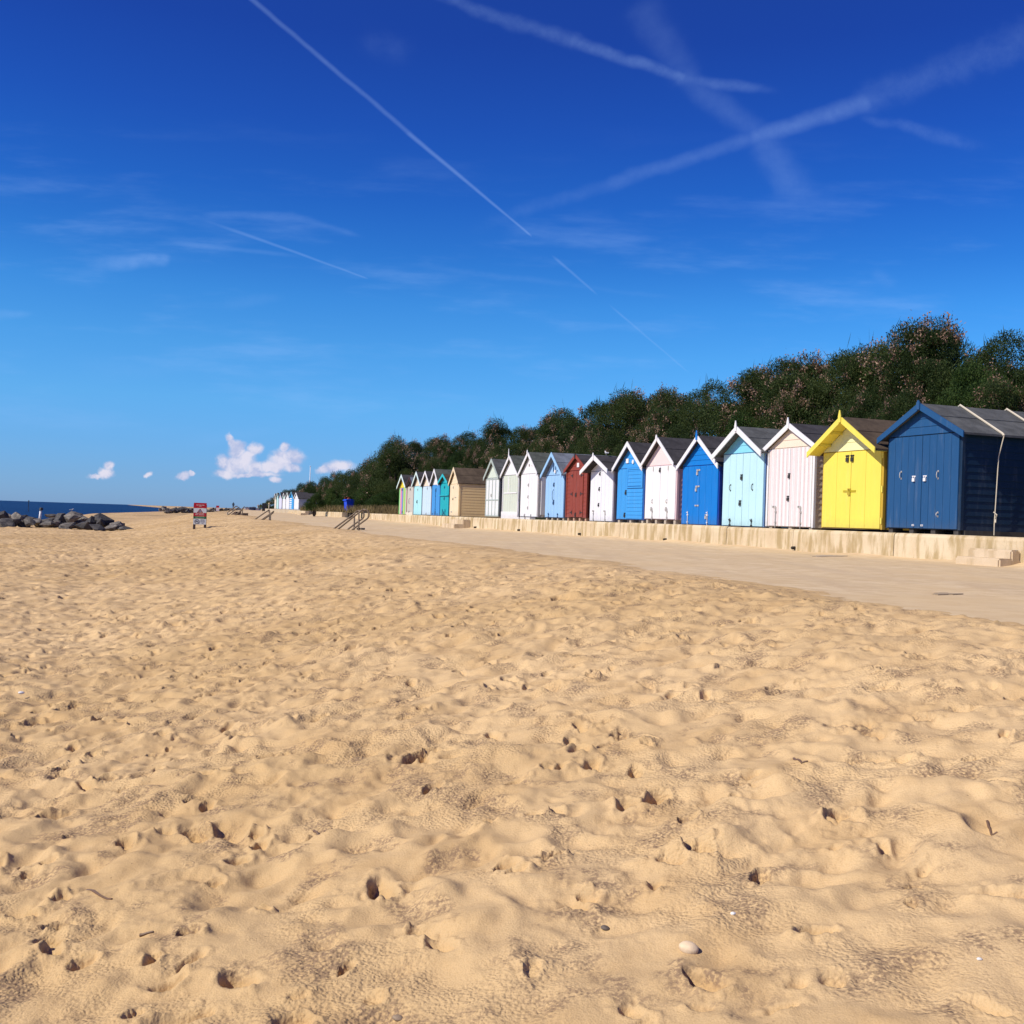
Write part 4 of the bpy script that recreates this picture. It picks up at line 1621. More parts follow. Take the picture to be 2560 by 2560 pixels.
# the bank runs on behind the distant huts
FARS = [(1000, 1102, 88), (975, 1122, 92), (950, 1142, 98), (922, 1158, 106), (895, 1164, 114), (868, 1164, 122), (842, 1170, 131), (828, 1172, 140), (806, 1184, 178), (795, 1190, 178), (785, 1196, 179), (772, 1203, 180), (756, 1203, 183),
        (740, 1210, 188), (720, 1220, 194), (703, 1230, 202), (688, 1241, 210), (674, 1256, 216), (660, 1266, 222)]
for i, (px, py, Yd) in enumerate(FARS):
    for lay, fr in ((0, 1.0), (1, .66), (2, .38)):
        if lay and px < 815: continue
        yb_ = Yd - lay * 2.2
        hz_ = 1292.9 - (1280 - px) * .033
        p = at_y(px + random.uniform(-5, 5), hz_ - (hz_ - py) * fr, yb_)
        hh = max(p.z - TZ + .4, 1.2)
        kk = random.choice((0, 2, 2, 4))
        bush(PROTO[kk] if lay < 2 else GREENP[i % 2], (p.x, p.y, TZ - .4), max(1.3, hh / 2.9) * random.uniform(.95, 1.2) * (.95 if 765 < px < 815 else .5 if 815 < px < 835 else .62 if 835 < px < 860 else .8 if 860 < px < 885 else 1), hh / 2.75,
             "%s %s" % (("tall " + kind_words[kk], kind_words[kk], "leafy green bush")[lay], ("on the far skyline above the distant huts" if px < 760 else "at the left end of the bank, %s tier" % ("top", "middle", "bottom")[lay])),
             "bushes on the bank behind the huts")
# two lower tiers on the slope
for tier, (ub, zz, hgt) in enumerate(((20.6, .1, 2.5), (22.8, 1.2, 2.9))):
    v = 12.0 + tier
    while v < 200:
        sp = 2.3 if v < 60 else 3.0 if v < 110 else 4.5
        vv = v + random.uniform(-.5, .5)
        u1 = ub + random.uniform(-.4, .5)
        u0 = u1 + float(bend(vv))
        p = uv(u0, vv, float(bank_z(np.array([u1]), np.array([vv]))[0]) - .2)
        pxv = 1280 + FPX * p.x / p.y
        green = (tier == 0 and random.random() < .45) or (tier == 1 and random.random() < .15)
        kk = random.randrange(5)
        pr_ = GREENP[random.randrange(2)] if green else PROTO[kk]
        s = (1.0 if v < 110 else 1.35) * random.uniform(.95, 1.25)
        far_h = 1.0 if v < 95 else .8
        word = ("bright leafy green bush" if green else kind_words[kk])
        if not (150 < v < 196 and tier == 0):
            bush(pr_, p, s, hgt * far_h / 2.45 * random.uniform(.9, 1.15),
                 "%s %s %s" % (word, ("low on the bank", "halfway up the bank")[tier], place_words(vv, pxv)), "bushes on the bank behind the huts")
        v += sp
# bushes left of the rainbow hut and the one spilling over the wall
for px, py, sc_, hz, lab in ((787, 1291, .62, 1.75, "rounded dark green bush spilling over the wall onto the promenade"),
                             (832, 1272, .95, 2.3, "dark bush behind the short wall, left of the blue bin"),
                             (880, 1272, 1.2, 1.7, "green bush just right of the blue bin"),
                             (925, 1272, 1.2, 1.9, "green bush above the near handrails"),
                             (968, 1274, 1.1, 1.7, "green bush close beside the rainbow hut")):
    if py > 1280:
        p = at_z(px, py, float(prom_z(90)))
    else:
        d = ray(px, py); h = Vector((d.x, d.y, 0))
        tt = np.linspace(10, 300, 6000)
        uu = tt * h.dot(ND) - bend(tt * h.dot(RD)) - 18.2
        p = h * tt[int(np.argmax(uu > 0))]
        p.z = TZ - .1
    bush(GREENP[random.randrange(2)], p, sc_, hz / 2.3, lab, "bushes left of the rainbow hut")


# dry grass along the foot of the bank
def grass(name, v0, v1, u0, u1, n, h, mat, kind="stuff"):
    V = []
    vs = rng.uniform(v0, v1, n)
    us = rng.uniform(u0, u1, n)
    for v, u in zip(vs, us):
        p = uv(u + float(bend(v)), v, TZ)
        a = rng.uniform(0, 6.28)
        dx, dy = math.cos(a) * .02, math.sin(a) * .02
        l = h * rng.uniform(.4, 1.1)
        lx, ly = rng.normal(0, .12) * l * 2, rng.normal(0, .12) * l * 2
        V += [(p.x - dx, p.y - dy, p.z), (p.x + dx, p.y + dy, p.z), (p.x + lx + dx * .3, p.y + ly + dy * .3, p.z + l), (p.x + lx - dx * .3, p.y + ly - dy * .3, p.z + l)]
    me = np_mesh(name, np.array(V), np.arange(len(V)).reshape(-1, 4))
    return tag(link(name, me, mat), kind=kind)


grass("dry_grass", h20['vl'] + .4, VA + 18, 16.1, 18.4, 5200, .6, DRYG)
grass("dry_grass", VB + 22, VB + 60, 16.2, 19.0, 3000, .7, DRYG)


# ------------------------------------------------------------------ boulders
def boulder_mesh(seed):
    r = random.Random(seed)
    bm = bmesh.new()
    for k in range(17):
        d = Vector((r.gauss(0, 1), r.gauss(0, 1), r.gauss(0, 1))).normalized()
        bm.verts.new(d * r.uniform(.75, 1.05))
    res = bmesh.ops.convex_hull(bm, input=bm.verts[:])
    bmesh.ops.delete(bm, geom=[g for g in res['geom_interior'] if isinstance(g, bmesh.types.BMVert)], context='VERTS')
    bmesh.ops.bevel(bm, geom=bm.edges[:], offset=.025, segments=1, affect='EDGES')
    bmesh.ops.triangulate(bm, faces=bm.faces[:])
    bmesh.ops.subdivide_edges(bm, edges=[e for e in bm.edges if e.calc_length() > .3], cuts=2, use_grid_fill=False)
    from mathutils import noise
    for v in bm.verts:
        v.co += v.co.normalized() * (noise.fractal(v.co * 2.1 + Vector((seed, 0, 0)), 1.0, 2.0, 4) * .045)
    me = bpy.data.meshes.new("boulder")
    bmesh.ops.recalc_face_normals(bm, faces=bm.faces[:])
    bm.to_mesh(me)
    bm.free()
    me.materials.append(ROCK)
    return me


BM = [boulder_mesh(s) for s in range(7)]


def boulder(me, loc, sx, sy, sz, label, group, rot=None):
    o = bpy.data.objects.new("boulder", me)
    COL.objects.link(o)
    o.location = loc
    o.scale = (sx, sy, sz)
    o.rotation_euler = rot or (random.uniform(-.35, .35), random.uniform(-.35, .35), random.uniform(0, 6.28))
    return tag(o, label, "boulder", group)


# near heap, read off the photo: zoom px (scale 5.367 from x 0, y 1200): x0,x1,ytop,ybase, extra depth
NEARR = [(-40, 215, 488, 650, 0, "big dark rounded boulder at the left edge, lowest of the heap"),
         (-60, 90, 365, 520, 5, "grey boulder behind the big one at the left edge"),
         (75, 200, 392, 500, 6, "dark boulder at the back of the heap, left part"),
         (180, 300, 396, 545, 4, "pale pointed boulder standing up in the left part of the heap"),
         (215, 400, 520, 605, 1, "flat dark boulder right of the big left one"),
         (300, 360, 430, 500, 6, "small pale boulder wedged beside the pointed one"),
         (335, 510, 430, 530, 4, "wide grey boulder left of the white post"),
         (415, 560, 490, 575, 2, "grey boulder at the foot of the white post"),
         (560, 730, 520, 605, 1, "speckled dark boulder right of the white post, in front"),
         (575, 720, 455, 520, 5, "dark boulder right of the white post, at the back"),
         (655, 720, 415, 450, 9, "small light boulder on the skyline of the heap"),
         (715, 900, 388, 540, 3, "large grey block with a flat slanting face, left peak of the heap"),
         (860, 1110, 385, 545, 3, "large dark block forming the highest peak of the heap"),
         (960, 1060, 378, 440, 5, "pale rounded boulder on top behind the highest block"),
         (1050, 1270, 425, 545, 4, "black boulder in the shadow of the highest block"),
         (1240, 1520, 435, 600, 1, "large faceted boulder at the right side of the heap"),
         (860, 960, 545, 620, 0, "small pale boulder lying on the sand in front of the heap"),
         (800, 970, 600, 655, 0, "low dark slab in front of the small pale boulder"),
         (1030, 1280, 540, 650, 0, "dark slab at the front of the heap below the peak"),
         (1190, 1420, 585, 660, -1, "low dark flat boulder at the front right of the heap"),
         (1380, 1600, 570, 660, 0, "dark boulder in front of the large faceted one"),
         (1510, 1640, 530, 630, 1, "small rounded boulder near the right end of the heap"),
         (1630, 1780, 605, 668, 0, "last low boulder tapering off at the right end of the heap")]
for i, (x0, x1, y0, y1, ex, lab) in enumerate(NEARR):
    k = 5.367
    Y = 62 + ex
    c = at_y((x0 + x1) / 2 / k, 1200 + (y0 + y1) / 2 / k, Y)
    pm = Y / FPX
    hw_, hh_ = (x1 - x0) / 2 / k * pm, (y1 - y0) / 2 / k * pm
    c.z -= .12 if ex < 3 else .25
    boulder(BM[i % 7], c, hw_ * 1.3, max(hw_, .5) * 1.1, hh_ * 1.12 + .08, lab, "boulders of the near rock heap", (random.uniform(-.25, .25), random.uniform(-.25, .25), random.uniform(0, 6.28)))

for i in range(16):
    x0 = -40 + 1640 * (i + .5) / 16 + random.uniform(-30, 30)
    c = at_y(x0 / 5.367, 1200 + random.uniform(560, 625) / 5.367, 63 + random.uniform(-1, 3))
    boulder(BM[(i * 3) % 7], c, random.uniform(.3, .6), random.uniform(.3, .5), random.uniform(.2, .38), "small dark boulder filling a gap at the foot of the near rock heap, %s" % ("left half" if i < 8 else "right half"),
            "boulders of the near rock heap")
# far rock groyne: px range on a line
n = 0
for i in range(74):
    f = i / 73
    px = 402 + 198 * f ** .9
    px += random.uniform(-3, 3)
    Yd = 215 + 110 * max(0, (px - 400) / 200) + random.uniform(-3, 6)
    hz = 1292.9 - (1280 - px) * .033
    yb = hz + (12.5 if px > 400 else 11.0) - 6.0 * max(0, (px - 470) / 120) - random.choice((0, 0, 2.5, 5))
    if px > 500: yb += 1.0
    c = at_y(px, yb, Yd)
    s = random.uniform(.45, .85) * (1.0 if px > 395 else .6) * (1 if px < 490 else .85)
    boulder(BM[random.randrange(7)], c, s * 1.2, s, s * .85, "distant boulder of the far rock groyne, %s" % ("left end" if px < 395 else "behind the warning sign" if px < 515 else "right of the warning sign"),
            "boulders of the far rock groyne")

# ------------------------------------------------------------------ marker post among the boulders
def marker(px, y0, y1, Y, r, label, lean=.09, cap=.3):
    a, b = at_y(px, y1, Y), at_y(px + (y1 - y0) * lean * .3, y0, Y)
    e = empty("marker_post", a)
    tag(e, label, "post")
    d = b - a
    bm = bmesh.new(); tube(bm, [(0, 0, -.6), tuple(d * (1 - cap))], r, n=10)
    obj("shaft", bm, WHITE, e, True)
    bm = bmesh.new(); tube(bm, [tuple(d * (1 - cap)), tuple(d * (1 - cap) + Vector((0, 0, .02))), tuple(d * .94), tuple(d)], r * 1.7, r * 1.2, n=10)
    obj("cap", bm, DARKMET, e, True)


marker(98, 1269, 1291, 66, .075, "white post with a black cap standing among the boulders", .9)
bm = bmesh.new()
p0 = at_y(72, 1251.5, 300)
tube(bm, [(p0.x, p0.y, EYE - 3.2), (p0.x, p0.y, p0.z)], .09, n=6)
tube(bm, [(p0.x, p0.y, p0.z - .25), (p0.x, p0.y, p0.z + .1)], .22, .12, n=6)
tag(obj("groyne_pole", bm, DARKMET), "thin dark pole with a top mark standing in the sea", "pole")


# ------------------------------------------------------------------ gulls
def gull(loc, rz, label):
    e = empty("gull", loc, rz)
    e.scale = (.6, .6, .6)
    tag(e, label, "bird")
    bm = bmesh.new()
    prof = [(-.20, .12, .006), (-.14, .135, .030), (-.05, .15, .062), (.04, .165, .068), (.10, .20, .045), (.125, .245, .034), (.145, .27, .036), (.175, .268, .020), (.20, .262, .008)]
    rings = []
    for x, z, r in prof:
        rings.append([bm.verts.new((x, r * math.cos(a), z + r * math.sin(a))) for a in np.linspace(0, 2 * math.pi, 10, endpoint=False)])
    for p, q in zip(rings[:-1], rings[1:]):
        for k in range(10):
            bm.faces.new((p[k], p[(k + 1) % 10], q[(k + 1) % 10], q[k]))
    bm.faces.new(rings[0]); bm.faces.new(rings[-1][::-1])
    for s in (-1, 1):
        tube(bm, [(.0, s * .02, .12), (.01, s * .022, 0)], .006, n=5)
    obj("body", bm, WHITE, e, True)
    for s in (-1, 1):
        bm = bmesh.new()
        ellipsoid(bm, (-.06, s * .055, .165), .16, .016, .045)
        obj("wing", bm, paint("gull_grey", (.38, .40, .43)), e, True)
    bm = bmesh.new(); tube(bm, [(.19, 0, .262), (.235, 0, .252)], .009, .003, n=5)
    obj("beak", bm, paint("beak_yellow", (.6, .38, .05)), e)


xl = h8['e'].matrix_basis @ Vector((h8['w'] / 2, .12, h8['hr'] + h8['t'] + .02))
gull(xl, 2.0, "white gull perched on the ridge of the low white hut")
bpy.context.view_layer.update()
ob = [o for o in COL.objects if o.get('label', '').startswith('large dark block forming')][0]
p = max((ob.matrix_world @ v.co for v in ob.data.vertices), key=lambda q: q.z)
gull(Vector((p.x, p.y, p.z - .03)), .5, "gull on the highest boulder of the near heap")


# ------------------------------------------------------------------ warning sign
def sign(px0, px1, ytop, ybase, Y, label, turn, panels):
    a = at_y(px0, ybase, Y)
    b = at_y(px1, ybase, Y)
    w = (b - a).length
    H = (ybase - ytop) * Y / FPX
    c = (a + b) / 2
    e = empty("warning_sign", (c.x, c.y, c.z), turn)
    tag(e, label, "sign", "warning signs on the beach")
    for s in (-1, 1):
        bm = bmesh.new(); box(bm, s * w * .42 - .05, s * w * .42 + .05, .015, .11, -.4, H * .93)
        obj("post", bm, paint("brown_post", (.055, .03, .025)), e)
    for z0, z1, col in panels:
        bm = bmesh.new(); box(bm, -w / 2, w / 2, -.01, .012, z0 * H + .004, z1 * H - .004)
        obj("panel", bm, paint("sign_%d_%d_%d" % col, C8(*col), .4), e)
    return e, w, H


RED = (190, 26, 44)
e, w, H = sign(483, 514, 1257, 1325, 47, "tall red, white and green warning sign on two brown posts in the sand", math.radians(12),
               [(.805, 1.0, RED), (.63, .805, (226, 230, 232)), (.50, .63, RED), (.415, .50, (36, 110, 66)), (.20, .415, (226, 230, 232))])
def plate(name, polys, mat, y=-.016):
    bm = bmesh.new()
    for p in polys: prism(bm, p, y, -.0105)
    return obj(name, bm, mat, e)
def bar(x0, x1, z0, z1): return [(x0 * w, z0 * H), (x1 * w, z0 * H), (x1 * w, z1 * H), (x0 * w, z1 * H)]
PINKW = paint("sign_pale_lettering", (.70, .50, .48))
GREYL = paint("sign_grey_lettering", (.16, .17, .19))
# unreadable lines of lettering, broken into word-length dashes
def words(spans, z, h): return [bar(a, b, z, z + h) for a, b in spans]
plate("lettering", words([(-.30, -.12), (-.09, .10), (.13, .33)], .905, .022) + words([(-.10, .12)], .868, .014), PINKW)
plate("lettering", words([(-.34, -.10), (-.05, .08), (.12, .30)], .595, .014) + words([(-.36, -.16), (-.10, .34)], .548, .020), PINKW)
plate("lettering", words([(-.36, -.1), (-.06, .16), (.2, .36)], .452, .010), paint("sign_pale_green", (.35, .5, .4)))
plate("lettering", words([(.06, .36)], .375, .012) + words([(.04, .2), (.24, .38)], .335, .012) + words([(.05, .38)], .295, .012) + words([(.14, .30)], .240, .010), GREYL)
tri = [(-.24 * w, .638 * H), (.24 * w, .638 * H), (.0, .79 * H)]
plate("warning_triangle", [[(-.24 * w, .638 * H), (.24 * w, .638 * H), (.20 * w, .655 * H), (-.20 * w, .655 * H)],
                           [(-.24 * w, .638 * H), (-.17 * w, .638 * H), (.02 * w, .765 * H), (.0, .79 * H)],
                           [(.24 * w, .638 * H), (.0, .79 * H), (-.02 * w, .765 * H), (.17 * w, .638 * H)]], paint("sign_dark_red", (.30, .05, .07)))
plate("figure_symbol", [bar(-.10, .02, .655, .69), [(-.06 * w, .69 * H), (.05 * w, .69 * H), (.0, .735 * H)], bar(.05, .10, .655, .675)], GREYL)
cx, cz, R1, R2 = -.22 * w, .307 * H, .195 * w, .145 * w
ring = []
for k in range(20):
    a0, a1 = k * math.pi / 10, (k + 1) * math.pi / 10
    ring.append([(cx + R1 * math.cos(a0), cz + R1 * math.sin(a0)), (cx + R1 * math.cos(a1), cz + R1 * math.sin(a1)), (cx + R2 * math.cos(a1), cz + R2 * math.sin(a1)), (cx + R2 * math.cos(a0), cz + R2 * math.sin(a0))])
plate("prohibition_ring", ring + [[(cx - R2 * .75, cz + R2 * .62), (cx - R2 * .62, cz + R2 * .75), (cx + R2 * .75, cz - R2 * .62), (cx + R2 * .62, cz - R2 * .75)]], GREYL, -.018)
dg = [[(cx - .09 * w, cz - .01 * H), (cx + .06 * w, cz - .008 * H), (cx + .10 * w, cz + .022 * H), (cx + .07 * w, cz + .028 * H), (cx + .03 * w, cz + .012 * H), (cx - .09 * w, cz + .010 * H)],
      bar(-.30, -.275, .288, .30), bar(-.18, -.155, .288, .30)]
plate("dog_symbol", dg, paint("sign_black", (.02, .02, .02)), -.0155)

e2, w2, H2 = sign(540, 547.5, 1264, 1279, 255, "small distant red and white sign beside the far rock groyne", math.radians(10), [(.66, 1.0, RED), (.1, .66, (232, 214, 218))])


# ------------------------------------------------------------------ handrails
def handrail(pix, Y, label, z_of=None, r=.028, blocks=False):
    """pix: list of polylines in photo px, each with its own depth offset"""
    o0 = at_y(pix[0][1][0][0], pix[0][1][0][1], Y)
    e = empty("handrail", o0)
    tag(e, label, "handrail", "steel handrails of the beach steps")
    for nm, line, dy in [(q[0], q[1], q[2]) for q in pix]:
        bm = bmesh.new()
        pts = [at_y(x, y, Y + dy) - o0 for x, y in line]
        if nm == 'post':
            pts[-1].z -= .5
        elif line[0][1] > line[-1][1]:
            dd = (pts[0] - pts[1]).normalized()
            pts[0] = pts[0] + dd * .35
        tube(bm, pts, r, n=8)
        obj(nm, bm, RUSTY, e, True)
    return e


def z3(x, y): return (820 + x / 16.1, 1230 + y / 16.1)


handrail([("rail", [z3(345, 1400), z3(1060, 870), z3(1190, 750)], .0),
          ("post", [z3(1065, 870), z3(1055, 1470)], .0),
          ("rail", [z3(880, 1440), z3(1060, 1300), z3(1390, 1070), z3(1440, 1000), z3(1445, 900), z3(1420, 800), z3(1360, 760), z3(1190, 752)], .0),
          ("rail", [z3(500, 1420), z3(1240, 830), z3(1410, 700)], -1.1),
          ("post", [z3(1245, 850), z3(1245, 1480)], -1.1),
          ("rail", [z3(1070, 1450), z3(1250, 1310), z3(1590, 1060), z3(1640, 980), z3(1645, 860), z3(1610, 770), z3(1540, 715), z3(1410, 702)], -1.1)], 36.5,
         "pair of brown steel handrails leading from sand to promenade, nearest of the three sets")


def z1(x, y): return (540 + x / 9.66, 1220 + y / 9.66)


handrail([("rail", [z1(960, 745), z1(1200, 580), z1(1290, 530)], 0), ("post", [z1(1295, 540), z1(1290, 690)], 0),
          ("rail", [z1(1150, 735), z1(1300, 630), z1(1400, 560)], -1), ("post", [z1(1320, 610), z1(1310, 690)], -1),
          ("rail", [z1(1180, 740), z1(1310, 650), z1(1390, 590)], -1)], 54,
         "small pair of handrails on the sand below the dark notice board", r=.032)
handrail([("rail", [z1(280, 660), z1(440, 540), z1(560, 460)], 0), ("post", [z1(283, 580), z1(280, 660)], 0), ("rail", [z1(400, 500), z1(480, 440), z1(520, 445)], 2),
          ("rail", [z1(430, 690), z1(560, 580), z1(690, 450)], -1), ("post", [z1(640, 500), z1(630, 620)], -1), ("rail", [z1(470, 660), z1(600, 560), z1(650, 500)], -1)], 70,
         "distant handrails with two ramped step blocks, left of the notice board", r=.036)
for x0, x1, yt, yb in ((350, 475, 565, 655), (520, 650, 600, 685)):
    a = at_y(*z1(x0, yb), 71); b = at_y(*z1(x1, yb), 71); c = at_y(*z1(x1, yt), 71)
    bm = bmesh.new()
    H_ = c.z - b.z
    L = b.x - a.x
    prism(bm, [(0, -.3), (L, -.3), (L, H_), (L * .8, H_), (0, .02)], 0, 1.4)
    o = obj("step_block", bm, paint("shaded_step_concrete", (.16, .10, .07)))  # shade of the step sides painted over the whole block
    o.location = a
    tag(o, "dark brown ramped step block beside the distant handrails, %s one" % ("left" if x0 < 400 else "right"), "step block", "ramped step blocks")

# planks left lying by the near handrail
for x0, x1, y in ((1170, 1300, 1478), (1340, 1475, 1482)):
    a, b = at_y(*z3(x0, y), 36.2), at_y(*z3(x1, y), 36.2)
    L = (b - a).length
    bm = bmesh.new(); box(bm, 0, L, -.1, .1, -.03, .035)
    bmesh.ops.bevel(bm, geom=bm.edges[:], offset=.008, segments=1, affect='EDGES')
    o = obj("timber_offcut", bm, MATS["dark_timber"])
    o.location = a
    tag(o, "dark timber offcut on the sand at the handrail foot, %s" % ("longer one away from the post" if x0 > 1300 else "touching the post"), "timber", "timber offcuts by the handrail")


# ------------------------------------------------------------------ blue bin, ring buoy, notice board, posts
def blue_bin():
    q = v_on_u(853, 1280, WU + 1.0)
    p = uv(WU + 1.0 + float(bend(q)), q, TZ)
    e = empty("wheelie_bin", p, math.atan2(-RD.y, -RD.x) + .2)
    tag(e, "bright blue wheelie bin standing behind the low wall", "bin")
    BB = PL("bright_blue_plastic", (30, 80, 225))
    bm = bmesh.new()
    lo = [(-.24, -.26), (.24, -.26), (.24, .26), (-.24, .26)]
    hi = [(-.30, -.34), (.30, -.34), (.30, .34), (-.30, .34)]
    a = [bm.verts.new((x, y, .06)) for x, y in lo]
    b = [bm.verts.new((x, y, .96)) for x, y in hi]
    bm.faces.new(a[::-1]); bm.faces.new(b)
    for k in range(4): bm.faces.new((a[k], a[(k + 1) % 4], b[(k + 1) % 4], b[k]))
    obj("body", bm, BB, e)
    bm = bmesh.new()
    prism_x(bm, [(-.42, .95), (.38, .99), (.38, 1.04), (.10, 1.09), (-.30, 1.06), (-.42, 1.0)], -.35, .35)
    obj("lid", bm, BB, e)
    for s in (-1, 1):
        bm = bmesh.new()
        bmesh.ops.create_cone(bm, cap_ends=True, segments=16, radius1=.1, radius2=.1, depth=.05, matrix=Matrix.Translation((s * .27, .26, .1)) @ Matrix.Rotation(math.pi / 2, 4, 'Y'))
        obj("wheel", bm, DARKMET, e)


blue_bin()


def ring_stand():
    Y = 92
    p = at_y(870, 1256, Y)
    e = empty("lifebuoy_stand", (p.x, p.y, TZ - .02), math.radians(62))
    tag(e, "orange lifebuoy hung on a post against the bushes", "lifebuoy")
    h = p.z - TZ + .05
    bm = bmesh.new(); box(bm, -.05, .05, .06, .16, 0, h + .5)
    obj("post", bm, RUSTY, e)
    bm = bmesh.new(); box(bm, -.42, .42, .02, .06, h - .45, h + .45)
    obj("backboard", bm, paint("dull_red_board", (.22, .05, .03)), e)
    bm = bmesh.new()
    N, K = 24, 8
    rg = []
    for i in range(N):
        a = i * 2 * math.pi / N
        rg.append([bm.verts.new(((.30 + .075 * math.cos(q)) * math.cos(a), -.06 + .075 * math.sin(q), h + (.30 + .075 * math.cos(q)) * math.sin(a))) for q in np.linspace(0, 2 * math.pi, K, endpoint=False)])
    for i in range(N):
        for k in range(K):
            bm.faces.new((rg[i][k], rg[(i + 1) % N][k], rg[(i + 1) % N][(k + 1) % K], rg[i][(k + 1) % K]))
    obj("ring", bm, PL("faded_orange", (225, 130, 95)), e, True)


ring_stand()

# dark posts at the wall opening; two stand in for shaded wall ends
for x, y0, y1, lab in ((1500, 750, 1060, "taller dark stand-in for a shaded wall end at the opening, right of the near handrail"), (1380, 830, 990, "short dark green stand-in for a shaded wall end behind the near handrail"), (870, 860, 965, "thin brown post at the wall end left of the near handrail")):
    Y = 74
    a, b = at_y(*z3(x, y1), Y), at_y(*z3(x, y0), Y)
    bm = bmesh.new()
    wd = .085 if x != 870 else .06
    box(bm, -wd, wd, -wd, wd, -.35, (b.z - a.z) * .94)
    prism(bm, [(-wd, (b.z - a.z) * .94), (wd, (b.z - a.z) * .94), (wd * .4, b.z - a.z), (-wd * .4, b.z - a.z)], -wd * .9, wd * .9)
    o = obj("dark_post", bm, paint("dark_green_post", (.03, .032, .018)) if x == 1380 else MATS["dark_timber"])
    o.location = a
    tag(o, lab, "post", "posts at the wall opening")

Y = 200
a, b = at_y(*z1(1112, 560), Y), at_y(*z1(1228, 380), Y)
e = empty("notice_board", ((a.x + b.x) / 2, a.y, float(prom_z(130))), math.radians(4))
tag(e, "dark notice board seen from behind on the far promenade", "notice board")
w_, z0_, z1_ = b.x - a.x, a.z - float(prom_z(130)) + .05, b.z - float(prom_z(130))
bm = bmesh.new(); box(bm, -w_ / 2, w_ / 2, -.03, .03, z0_, z1_); obj("panel", bm, paint("shaded_board_back", (.012, .012, .016)), e)  # panel colour carries the shade on the board's back
for s in (-1, 1):
    bm = bmesh.new(); box(bm, s * w_ * .4 - .04, s * w_ * .4 + .04, .035, .10, -.2, z1_ + .05); obj("post", bm, DARKMET, e)
# pale post right of the board
a, b = at_y(*z1(1270, 590), 150), at_y(*z1(1285, 360), 150)
e = empty("promenade_post", a)
tag(e, "pale weathered post with a rounded head right of the notice board", "post")
bm = bmesh.new(); tube(bm, [(0, 0, -.4), tuple((b - a) * .86)], .085, .07, n=8); obj("shaft", bm, paint("bleached_timber", (.42, .36, .27)), e, True)
bm = bmesh.new(); ellipsoid(bm, tuple((b - a) * .92), .12, .12, .14); obj("head", bm, paint("straw_yellow", (.55, .46, .28)), e, True)

# flagpole
p = at_y(776, 1165, 210)
e = empty("flagpole", (p.x, p.y, EYE + 2))
tag(e, "slim white flagpole rising behind the far bushes", "flagpole")
bm = bmesh.new(); tube(bm, [(0, 0, -3), (0, 0, p.z - EYE - 2.2)], .13, .06, n=8); obj("pole", bm, WHITE, e, True)
bm = bmesh.new(); ellipsoid(bm, (0, 0, p.z - EYE - 2.1), .12, .12, .12); obj("ball", bm, WHITE, e, True)


# distant people
def person(px, yb, Y, col, label, stride=.12):
    a = at_y(px, yb, Y)
    e = bpy.data.objects.new("person", None)
    COL.objects.link(e)
    e.location = a
    e.rotation_euler = (0, 0, .4)
    tag(e, label, "person", "people far along the promenade")
    me = bpy.data.meshes.new("body")
    V = [(0, 0, .95), (0, 0, 1.15), (0, 0, 1.40), (0, 0, 1.52), (0, .01, 1.62), (0, .01, 1.73),
         (.10, 0, .88), (.11, stride, .50), (.11, stride * .6, .06), (.11, stride * .6 - .12, .03), (-.10, 0, .88), (-.11, -stride, .50), (-.11, -stride * 1.3, .06), (-.11, -stride * 1.3 - .12, .03),
         (.19, 0, 1.40), (.25, -.05, 1.12), (.25, .05, .88), (-.19, 0, 1.40), (-.25, .05, 1.12), (-.25, -.05, .88)]
    E = [(0, 1), (1, 2), (2, 3), (3, 4), (4, 5), (0, 6), (6, 7), (7, 8), (8, 9), (0, 10), (10, 11), (11, 12), (12, 13), (2, 14), (14, 15), (15, 16), (2, 17), (17, 18), (18, 19)]
    Rd = [.15, .14, .15, .06, .09, .085, .10, .07, .05, .035, .10, .07, .05, .035, .065, .05, .035, .065, .05, .035]
    me.from_pydata(V, E, [])
    o = link("body", me, paint("cloth_%d" % int(px), col), e)
    sk = o.modifiers.new("skin", 'SKIN')
    for i, s in enumerate(me.skin_vertices[0].data):
        s.radius = (Rd[i], Rd[i])
        s.use_root = (i == 0)
    o.modifiers.new("sub", 'SUBSURF').levels = 1
    return e


person(650.8, 1274.5, 300, (.02, .02, .025), "distant person in dark clothes walking left of the notice board")
person(645, 1274.3, 330, (.5, .42, .36), "distant person in pale clothes far left of the notice board")
person(583, 1273.0, 260, (.05, .06, .08), "small dark standing person beyond the distant handrails")

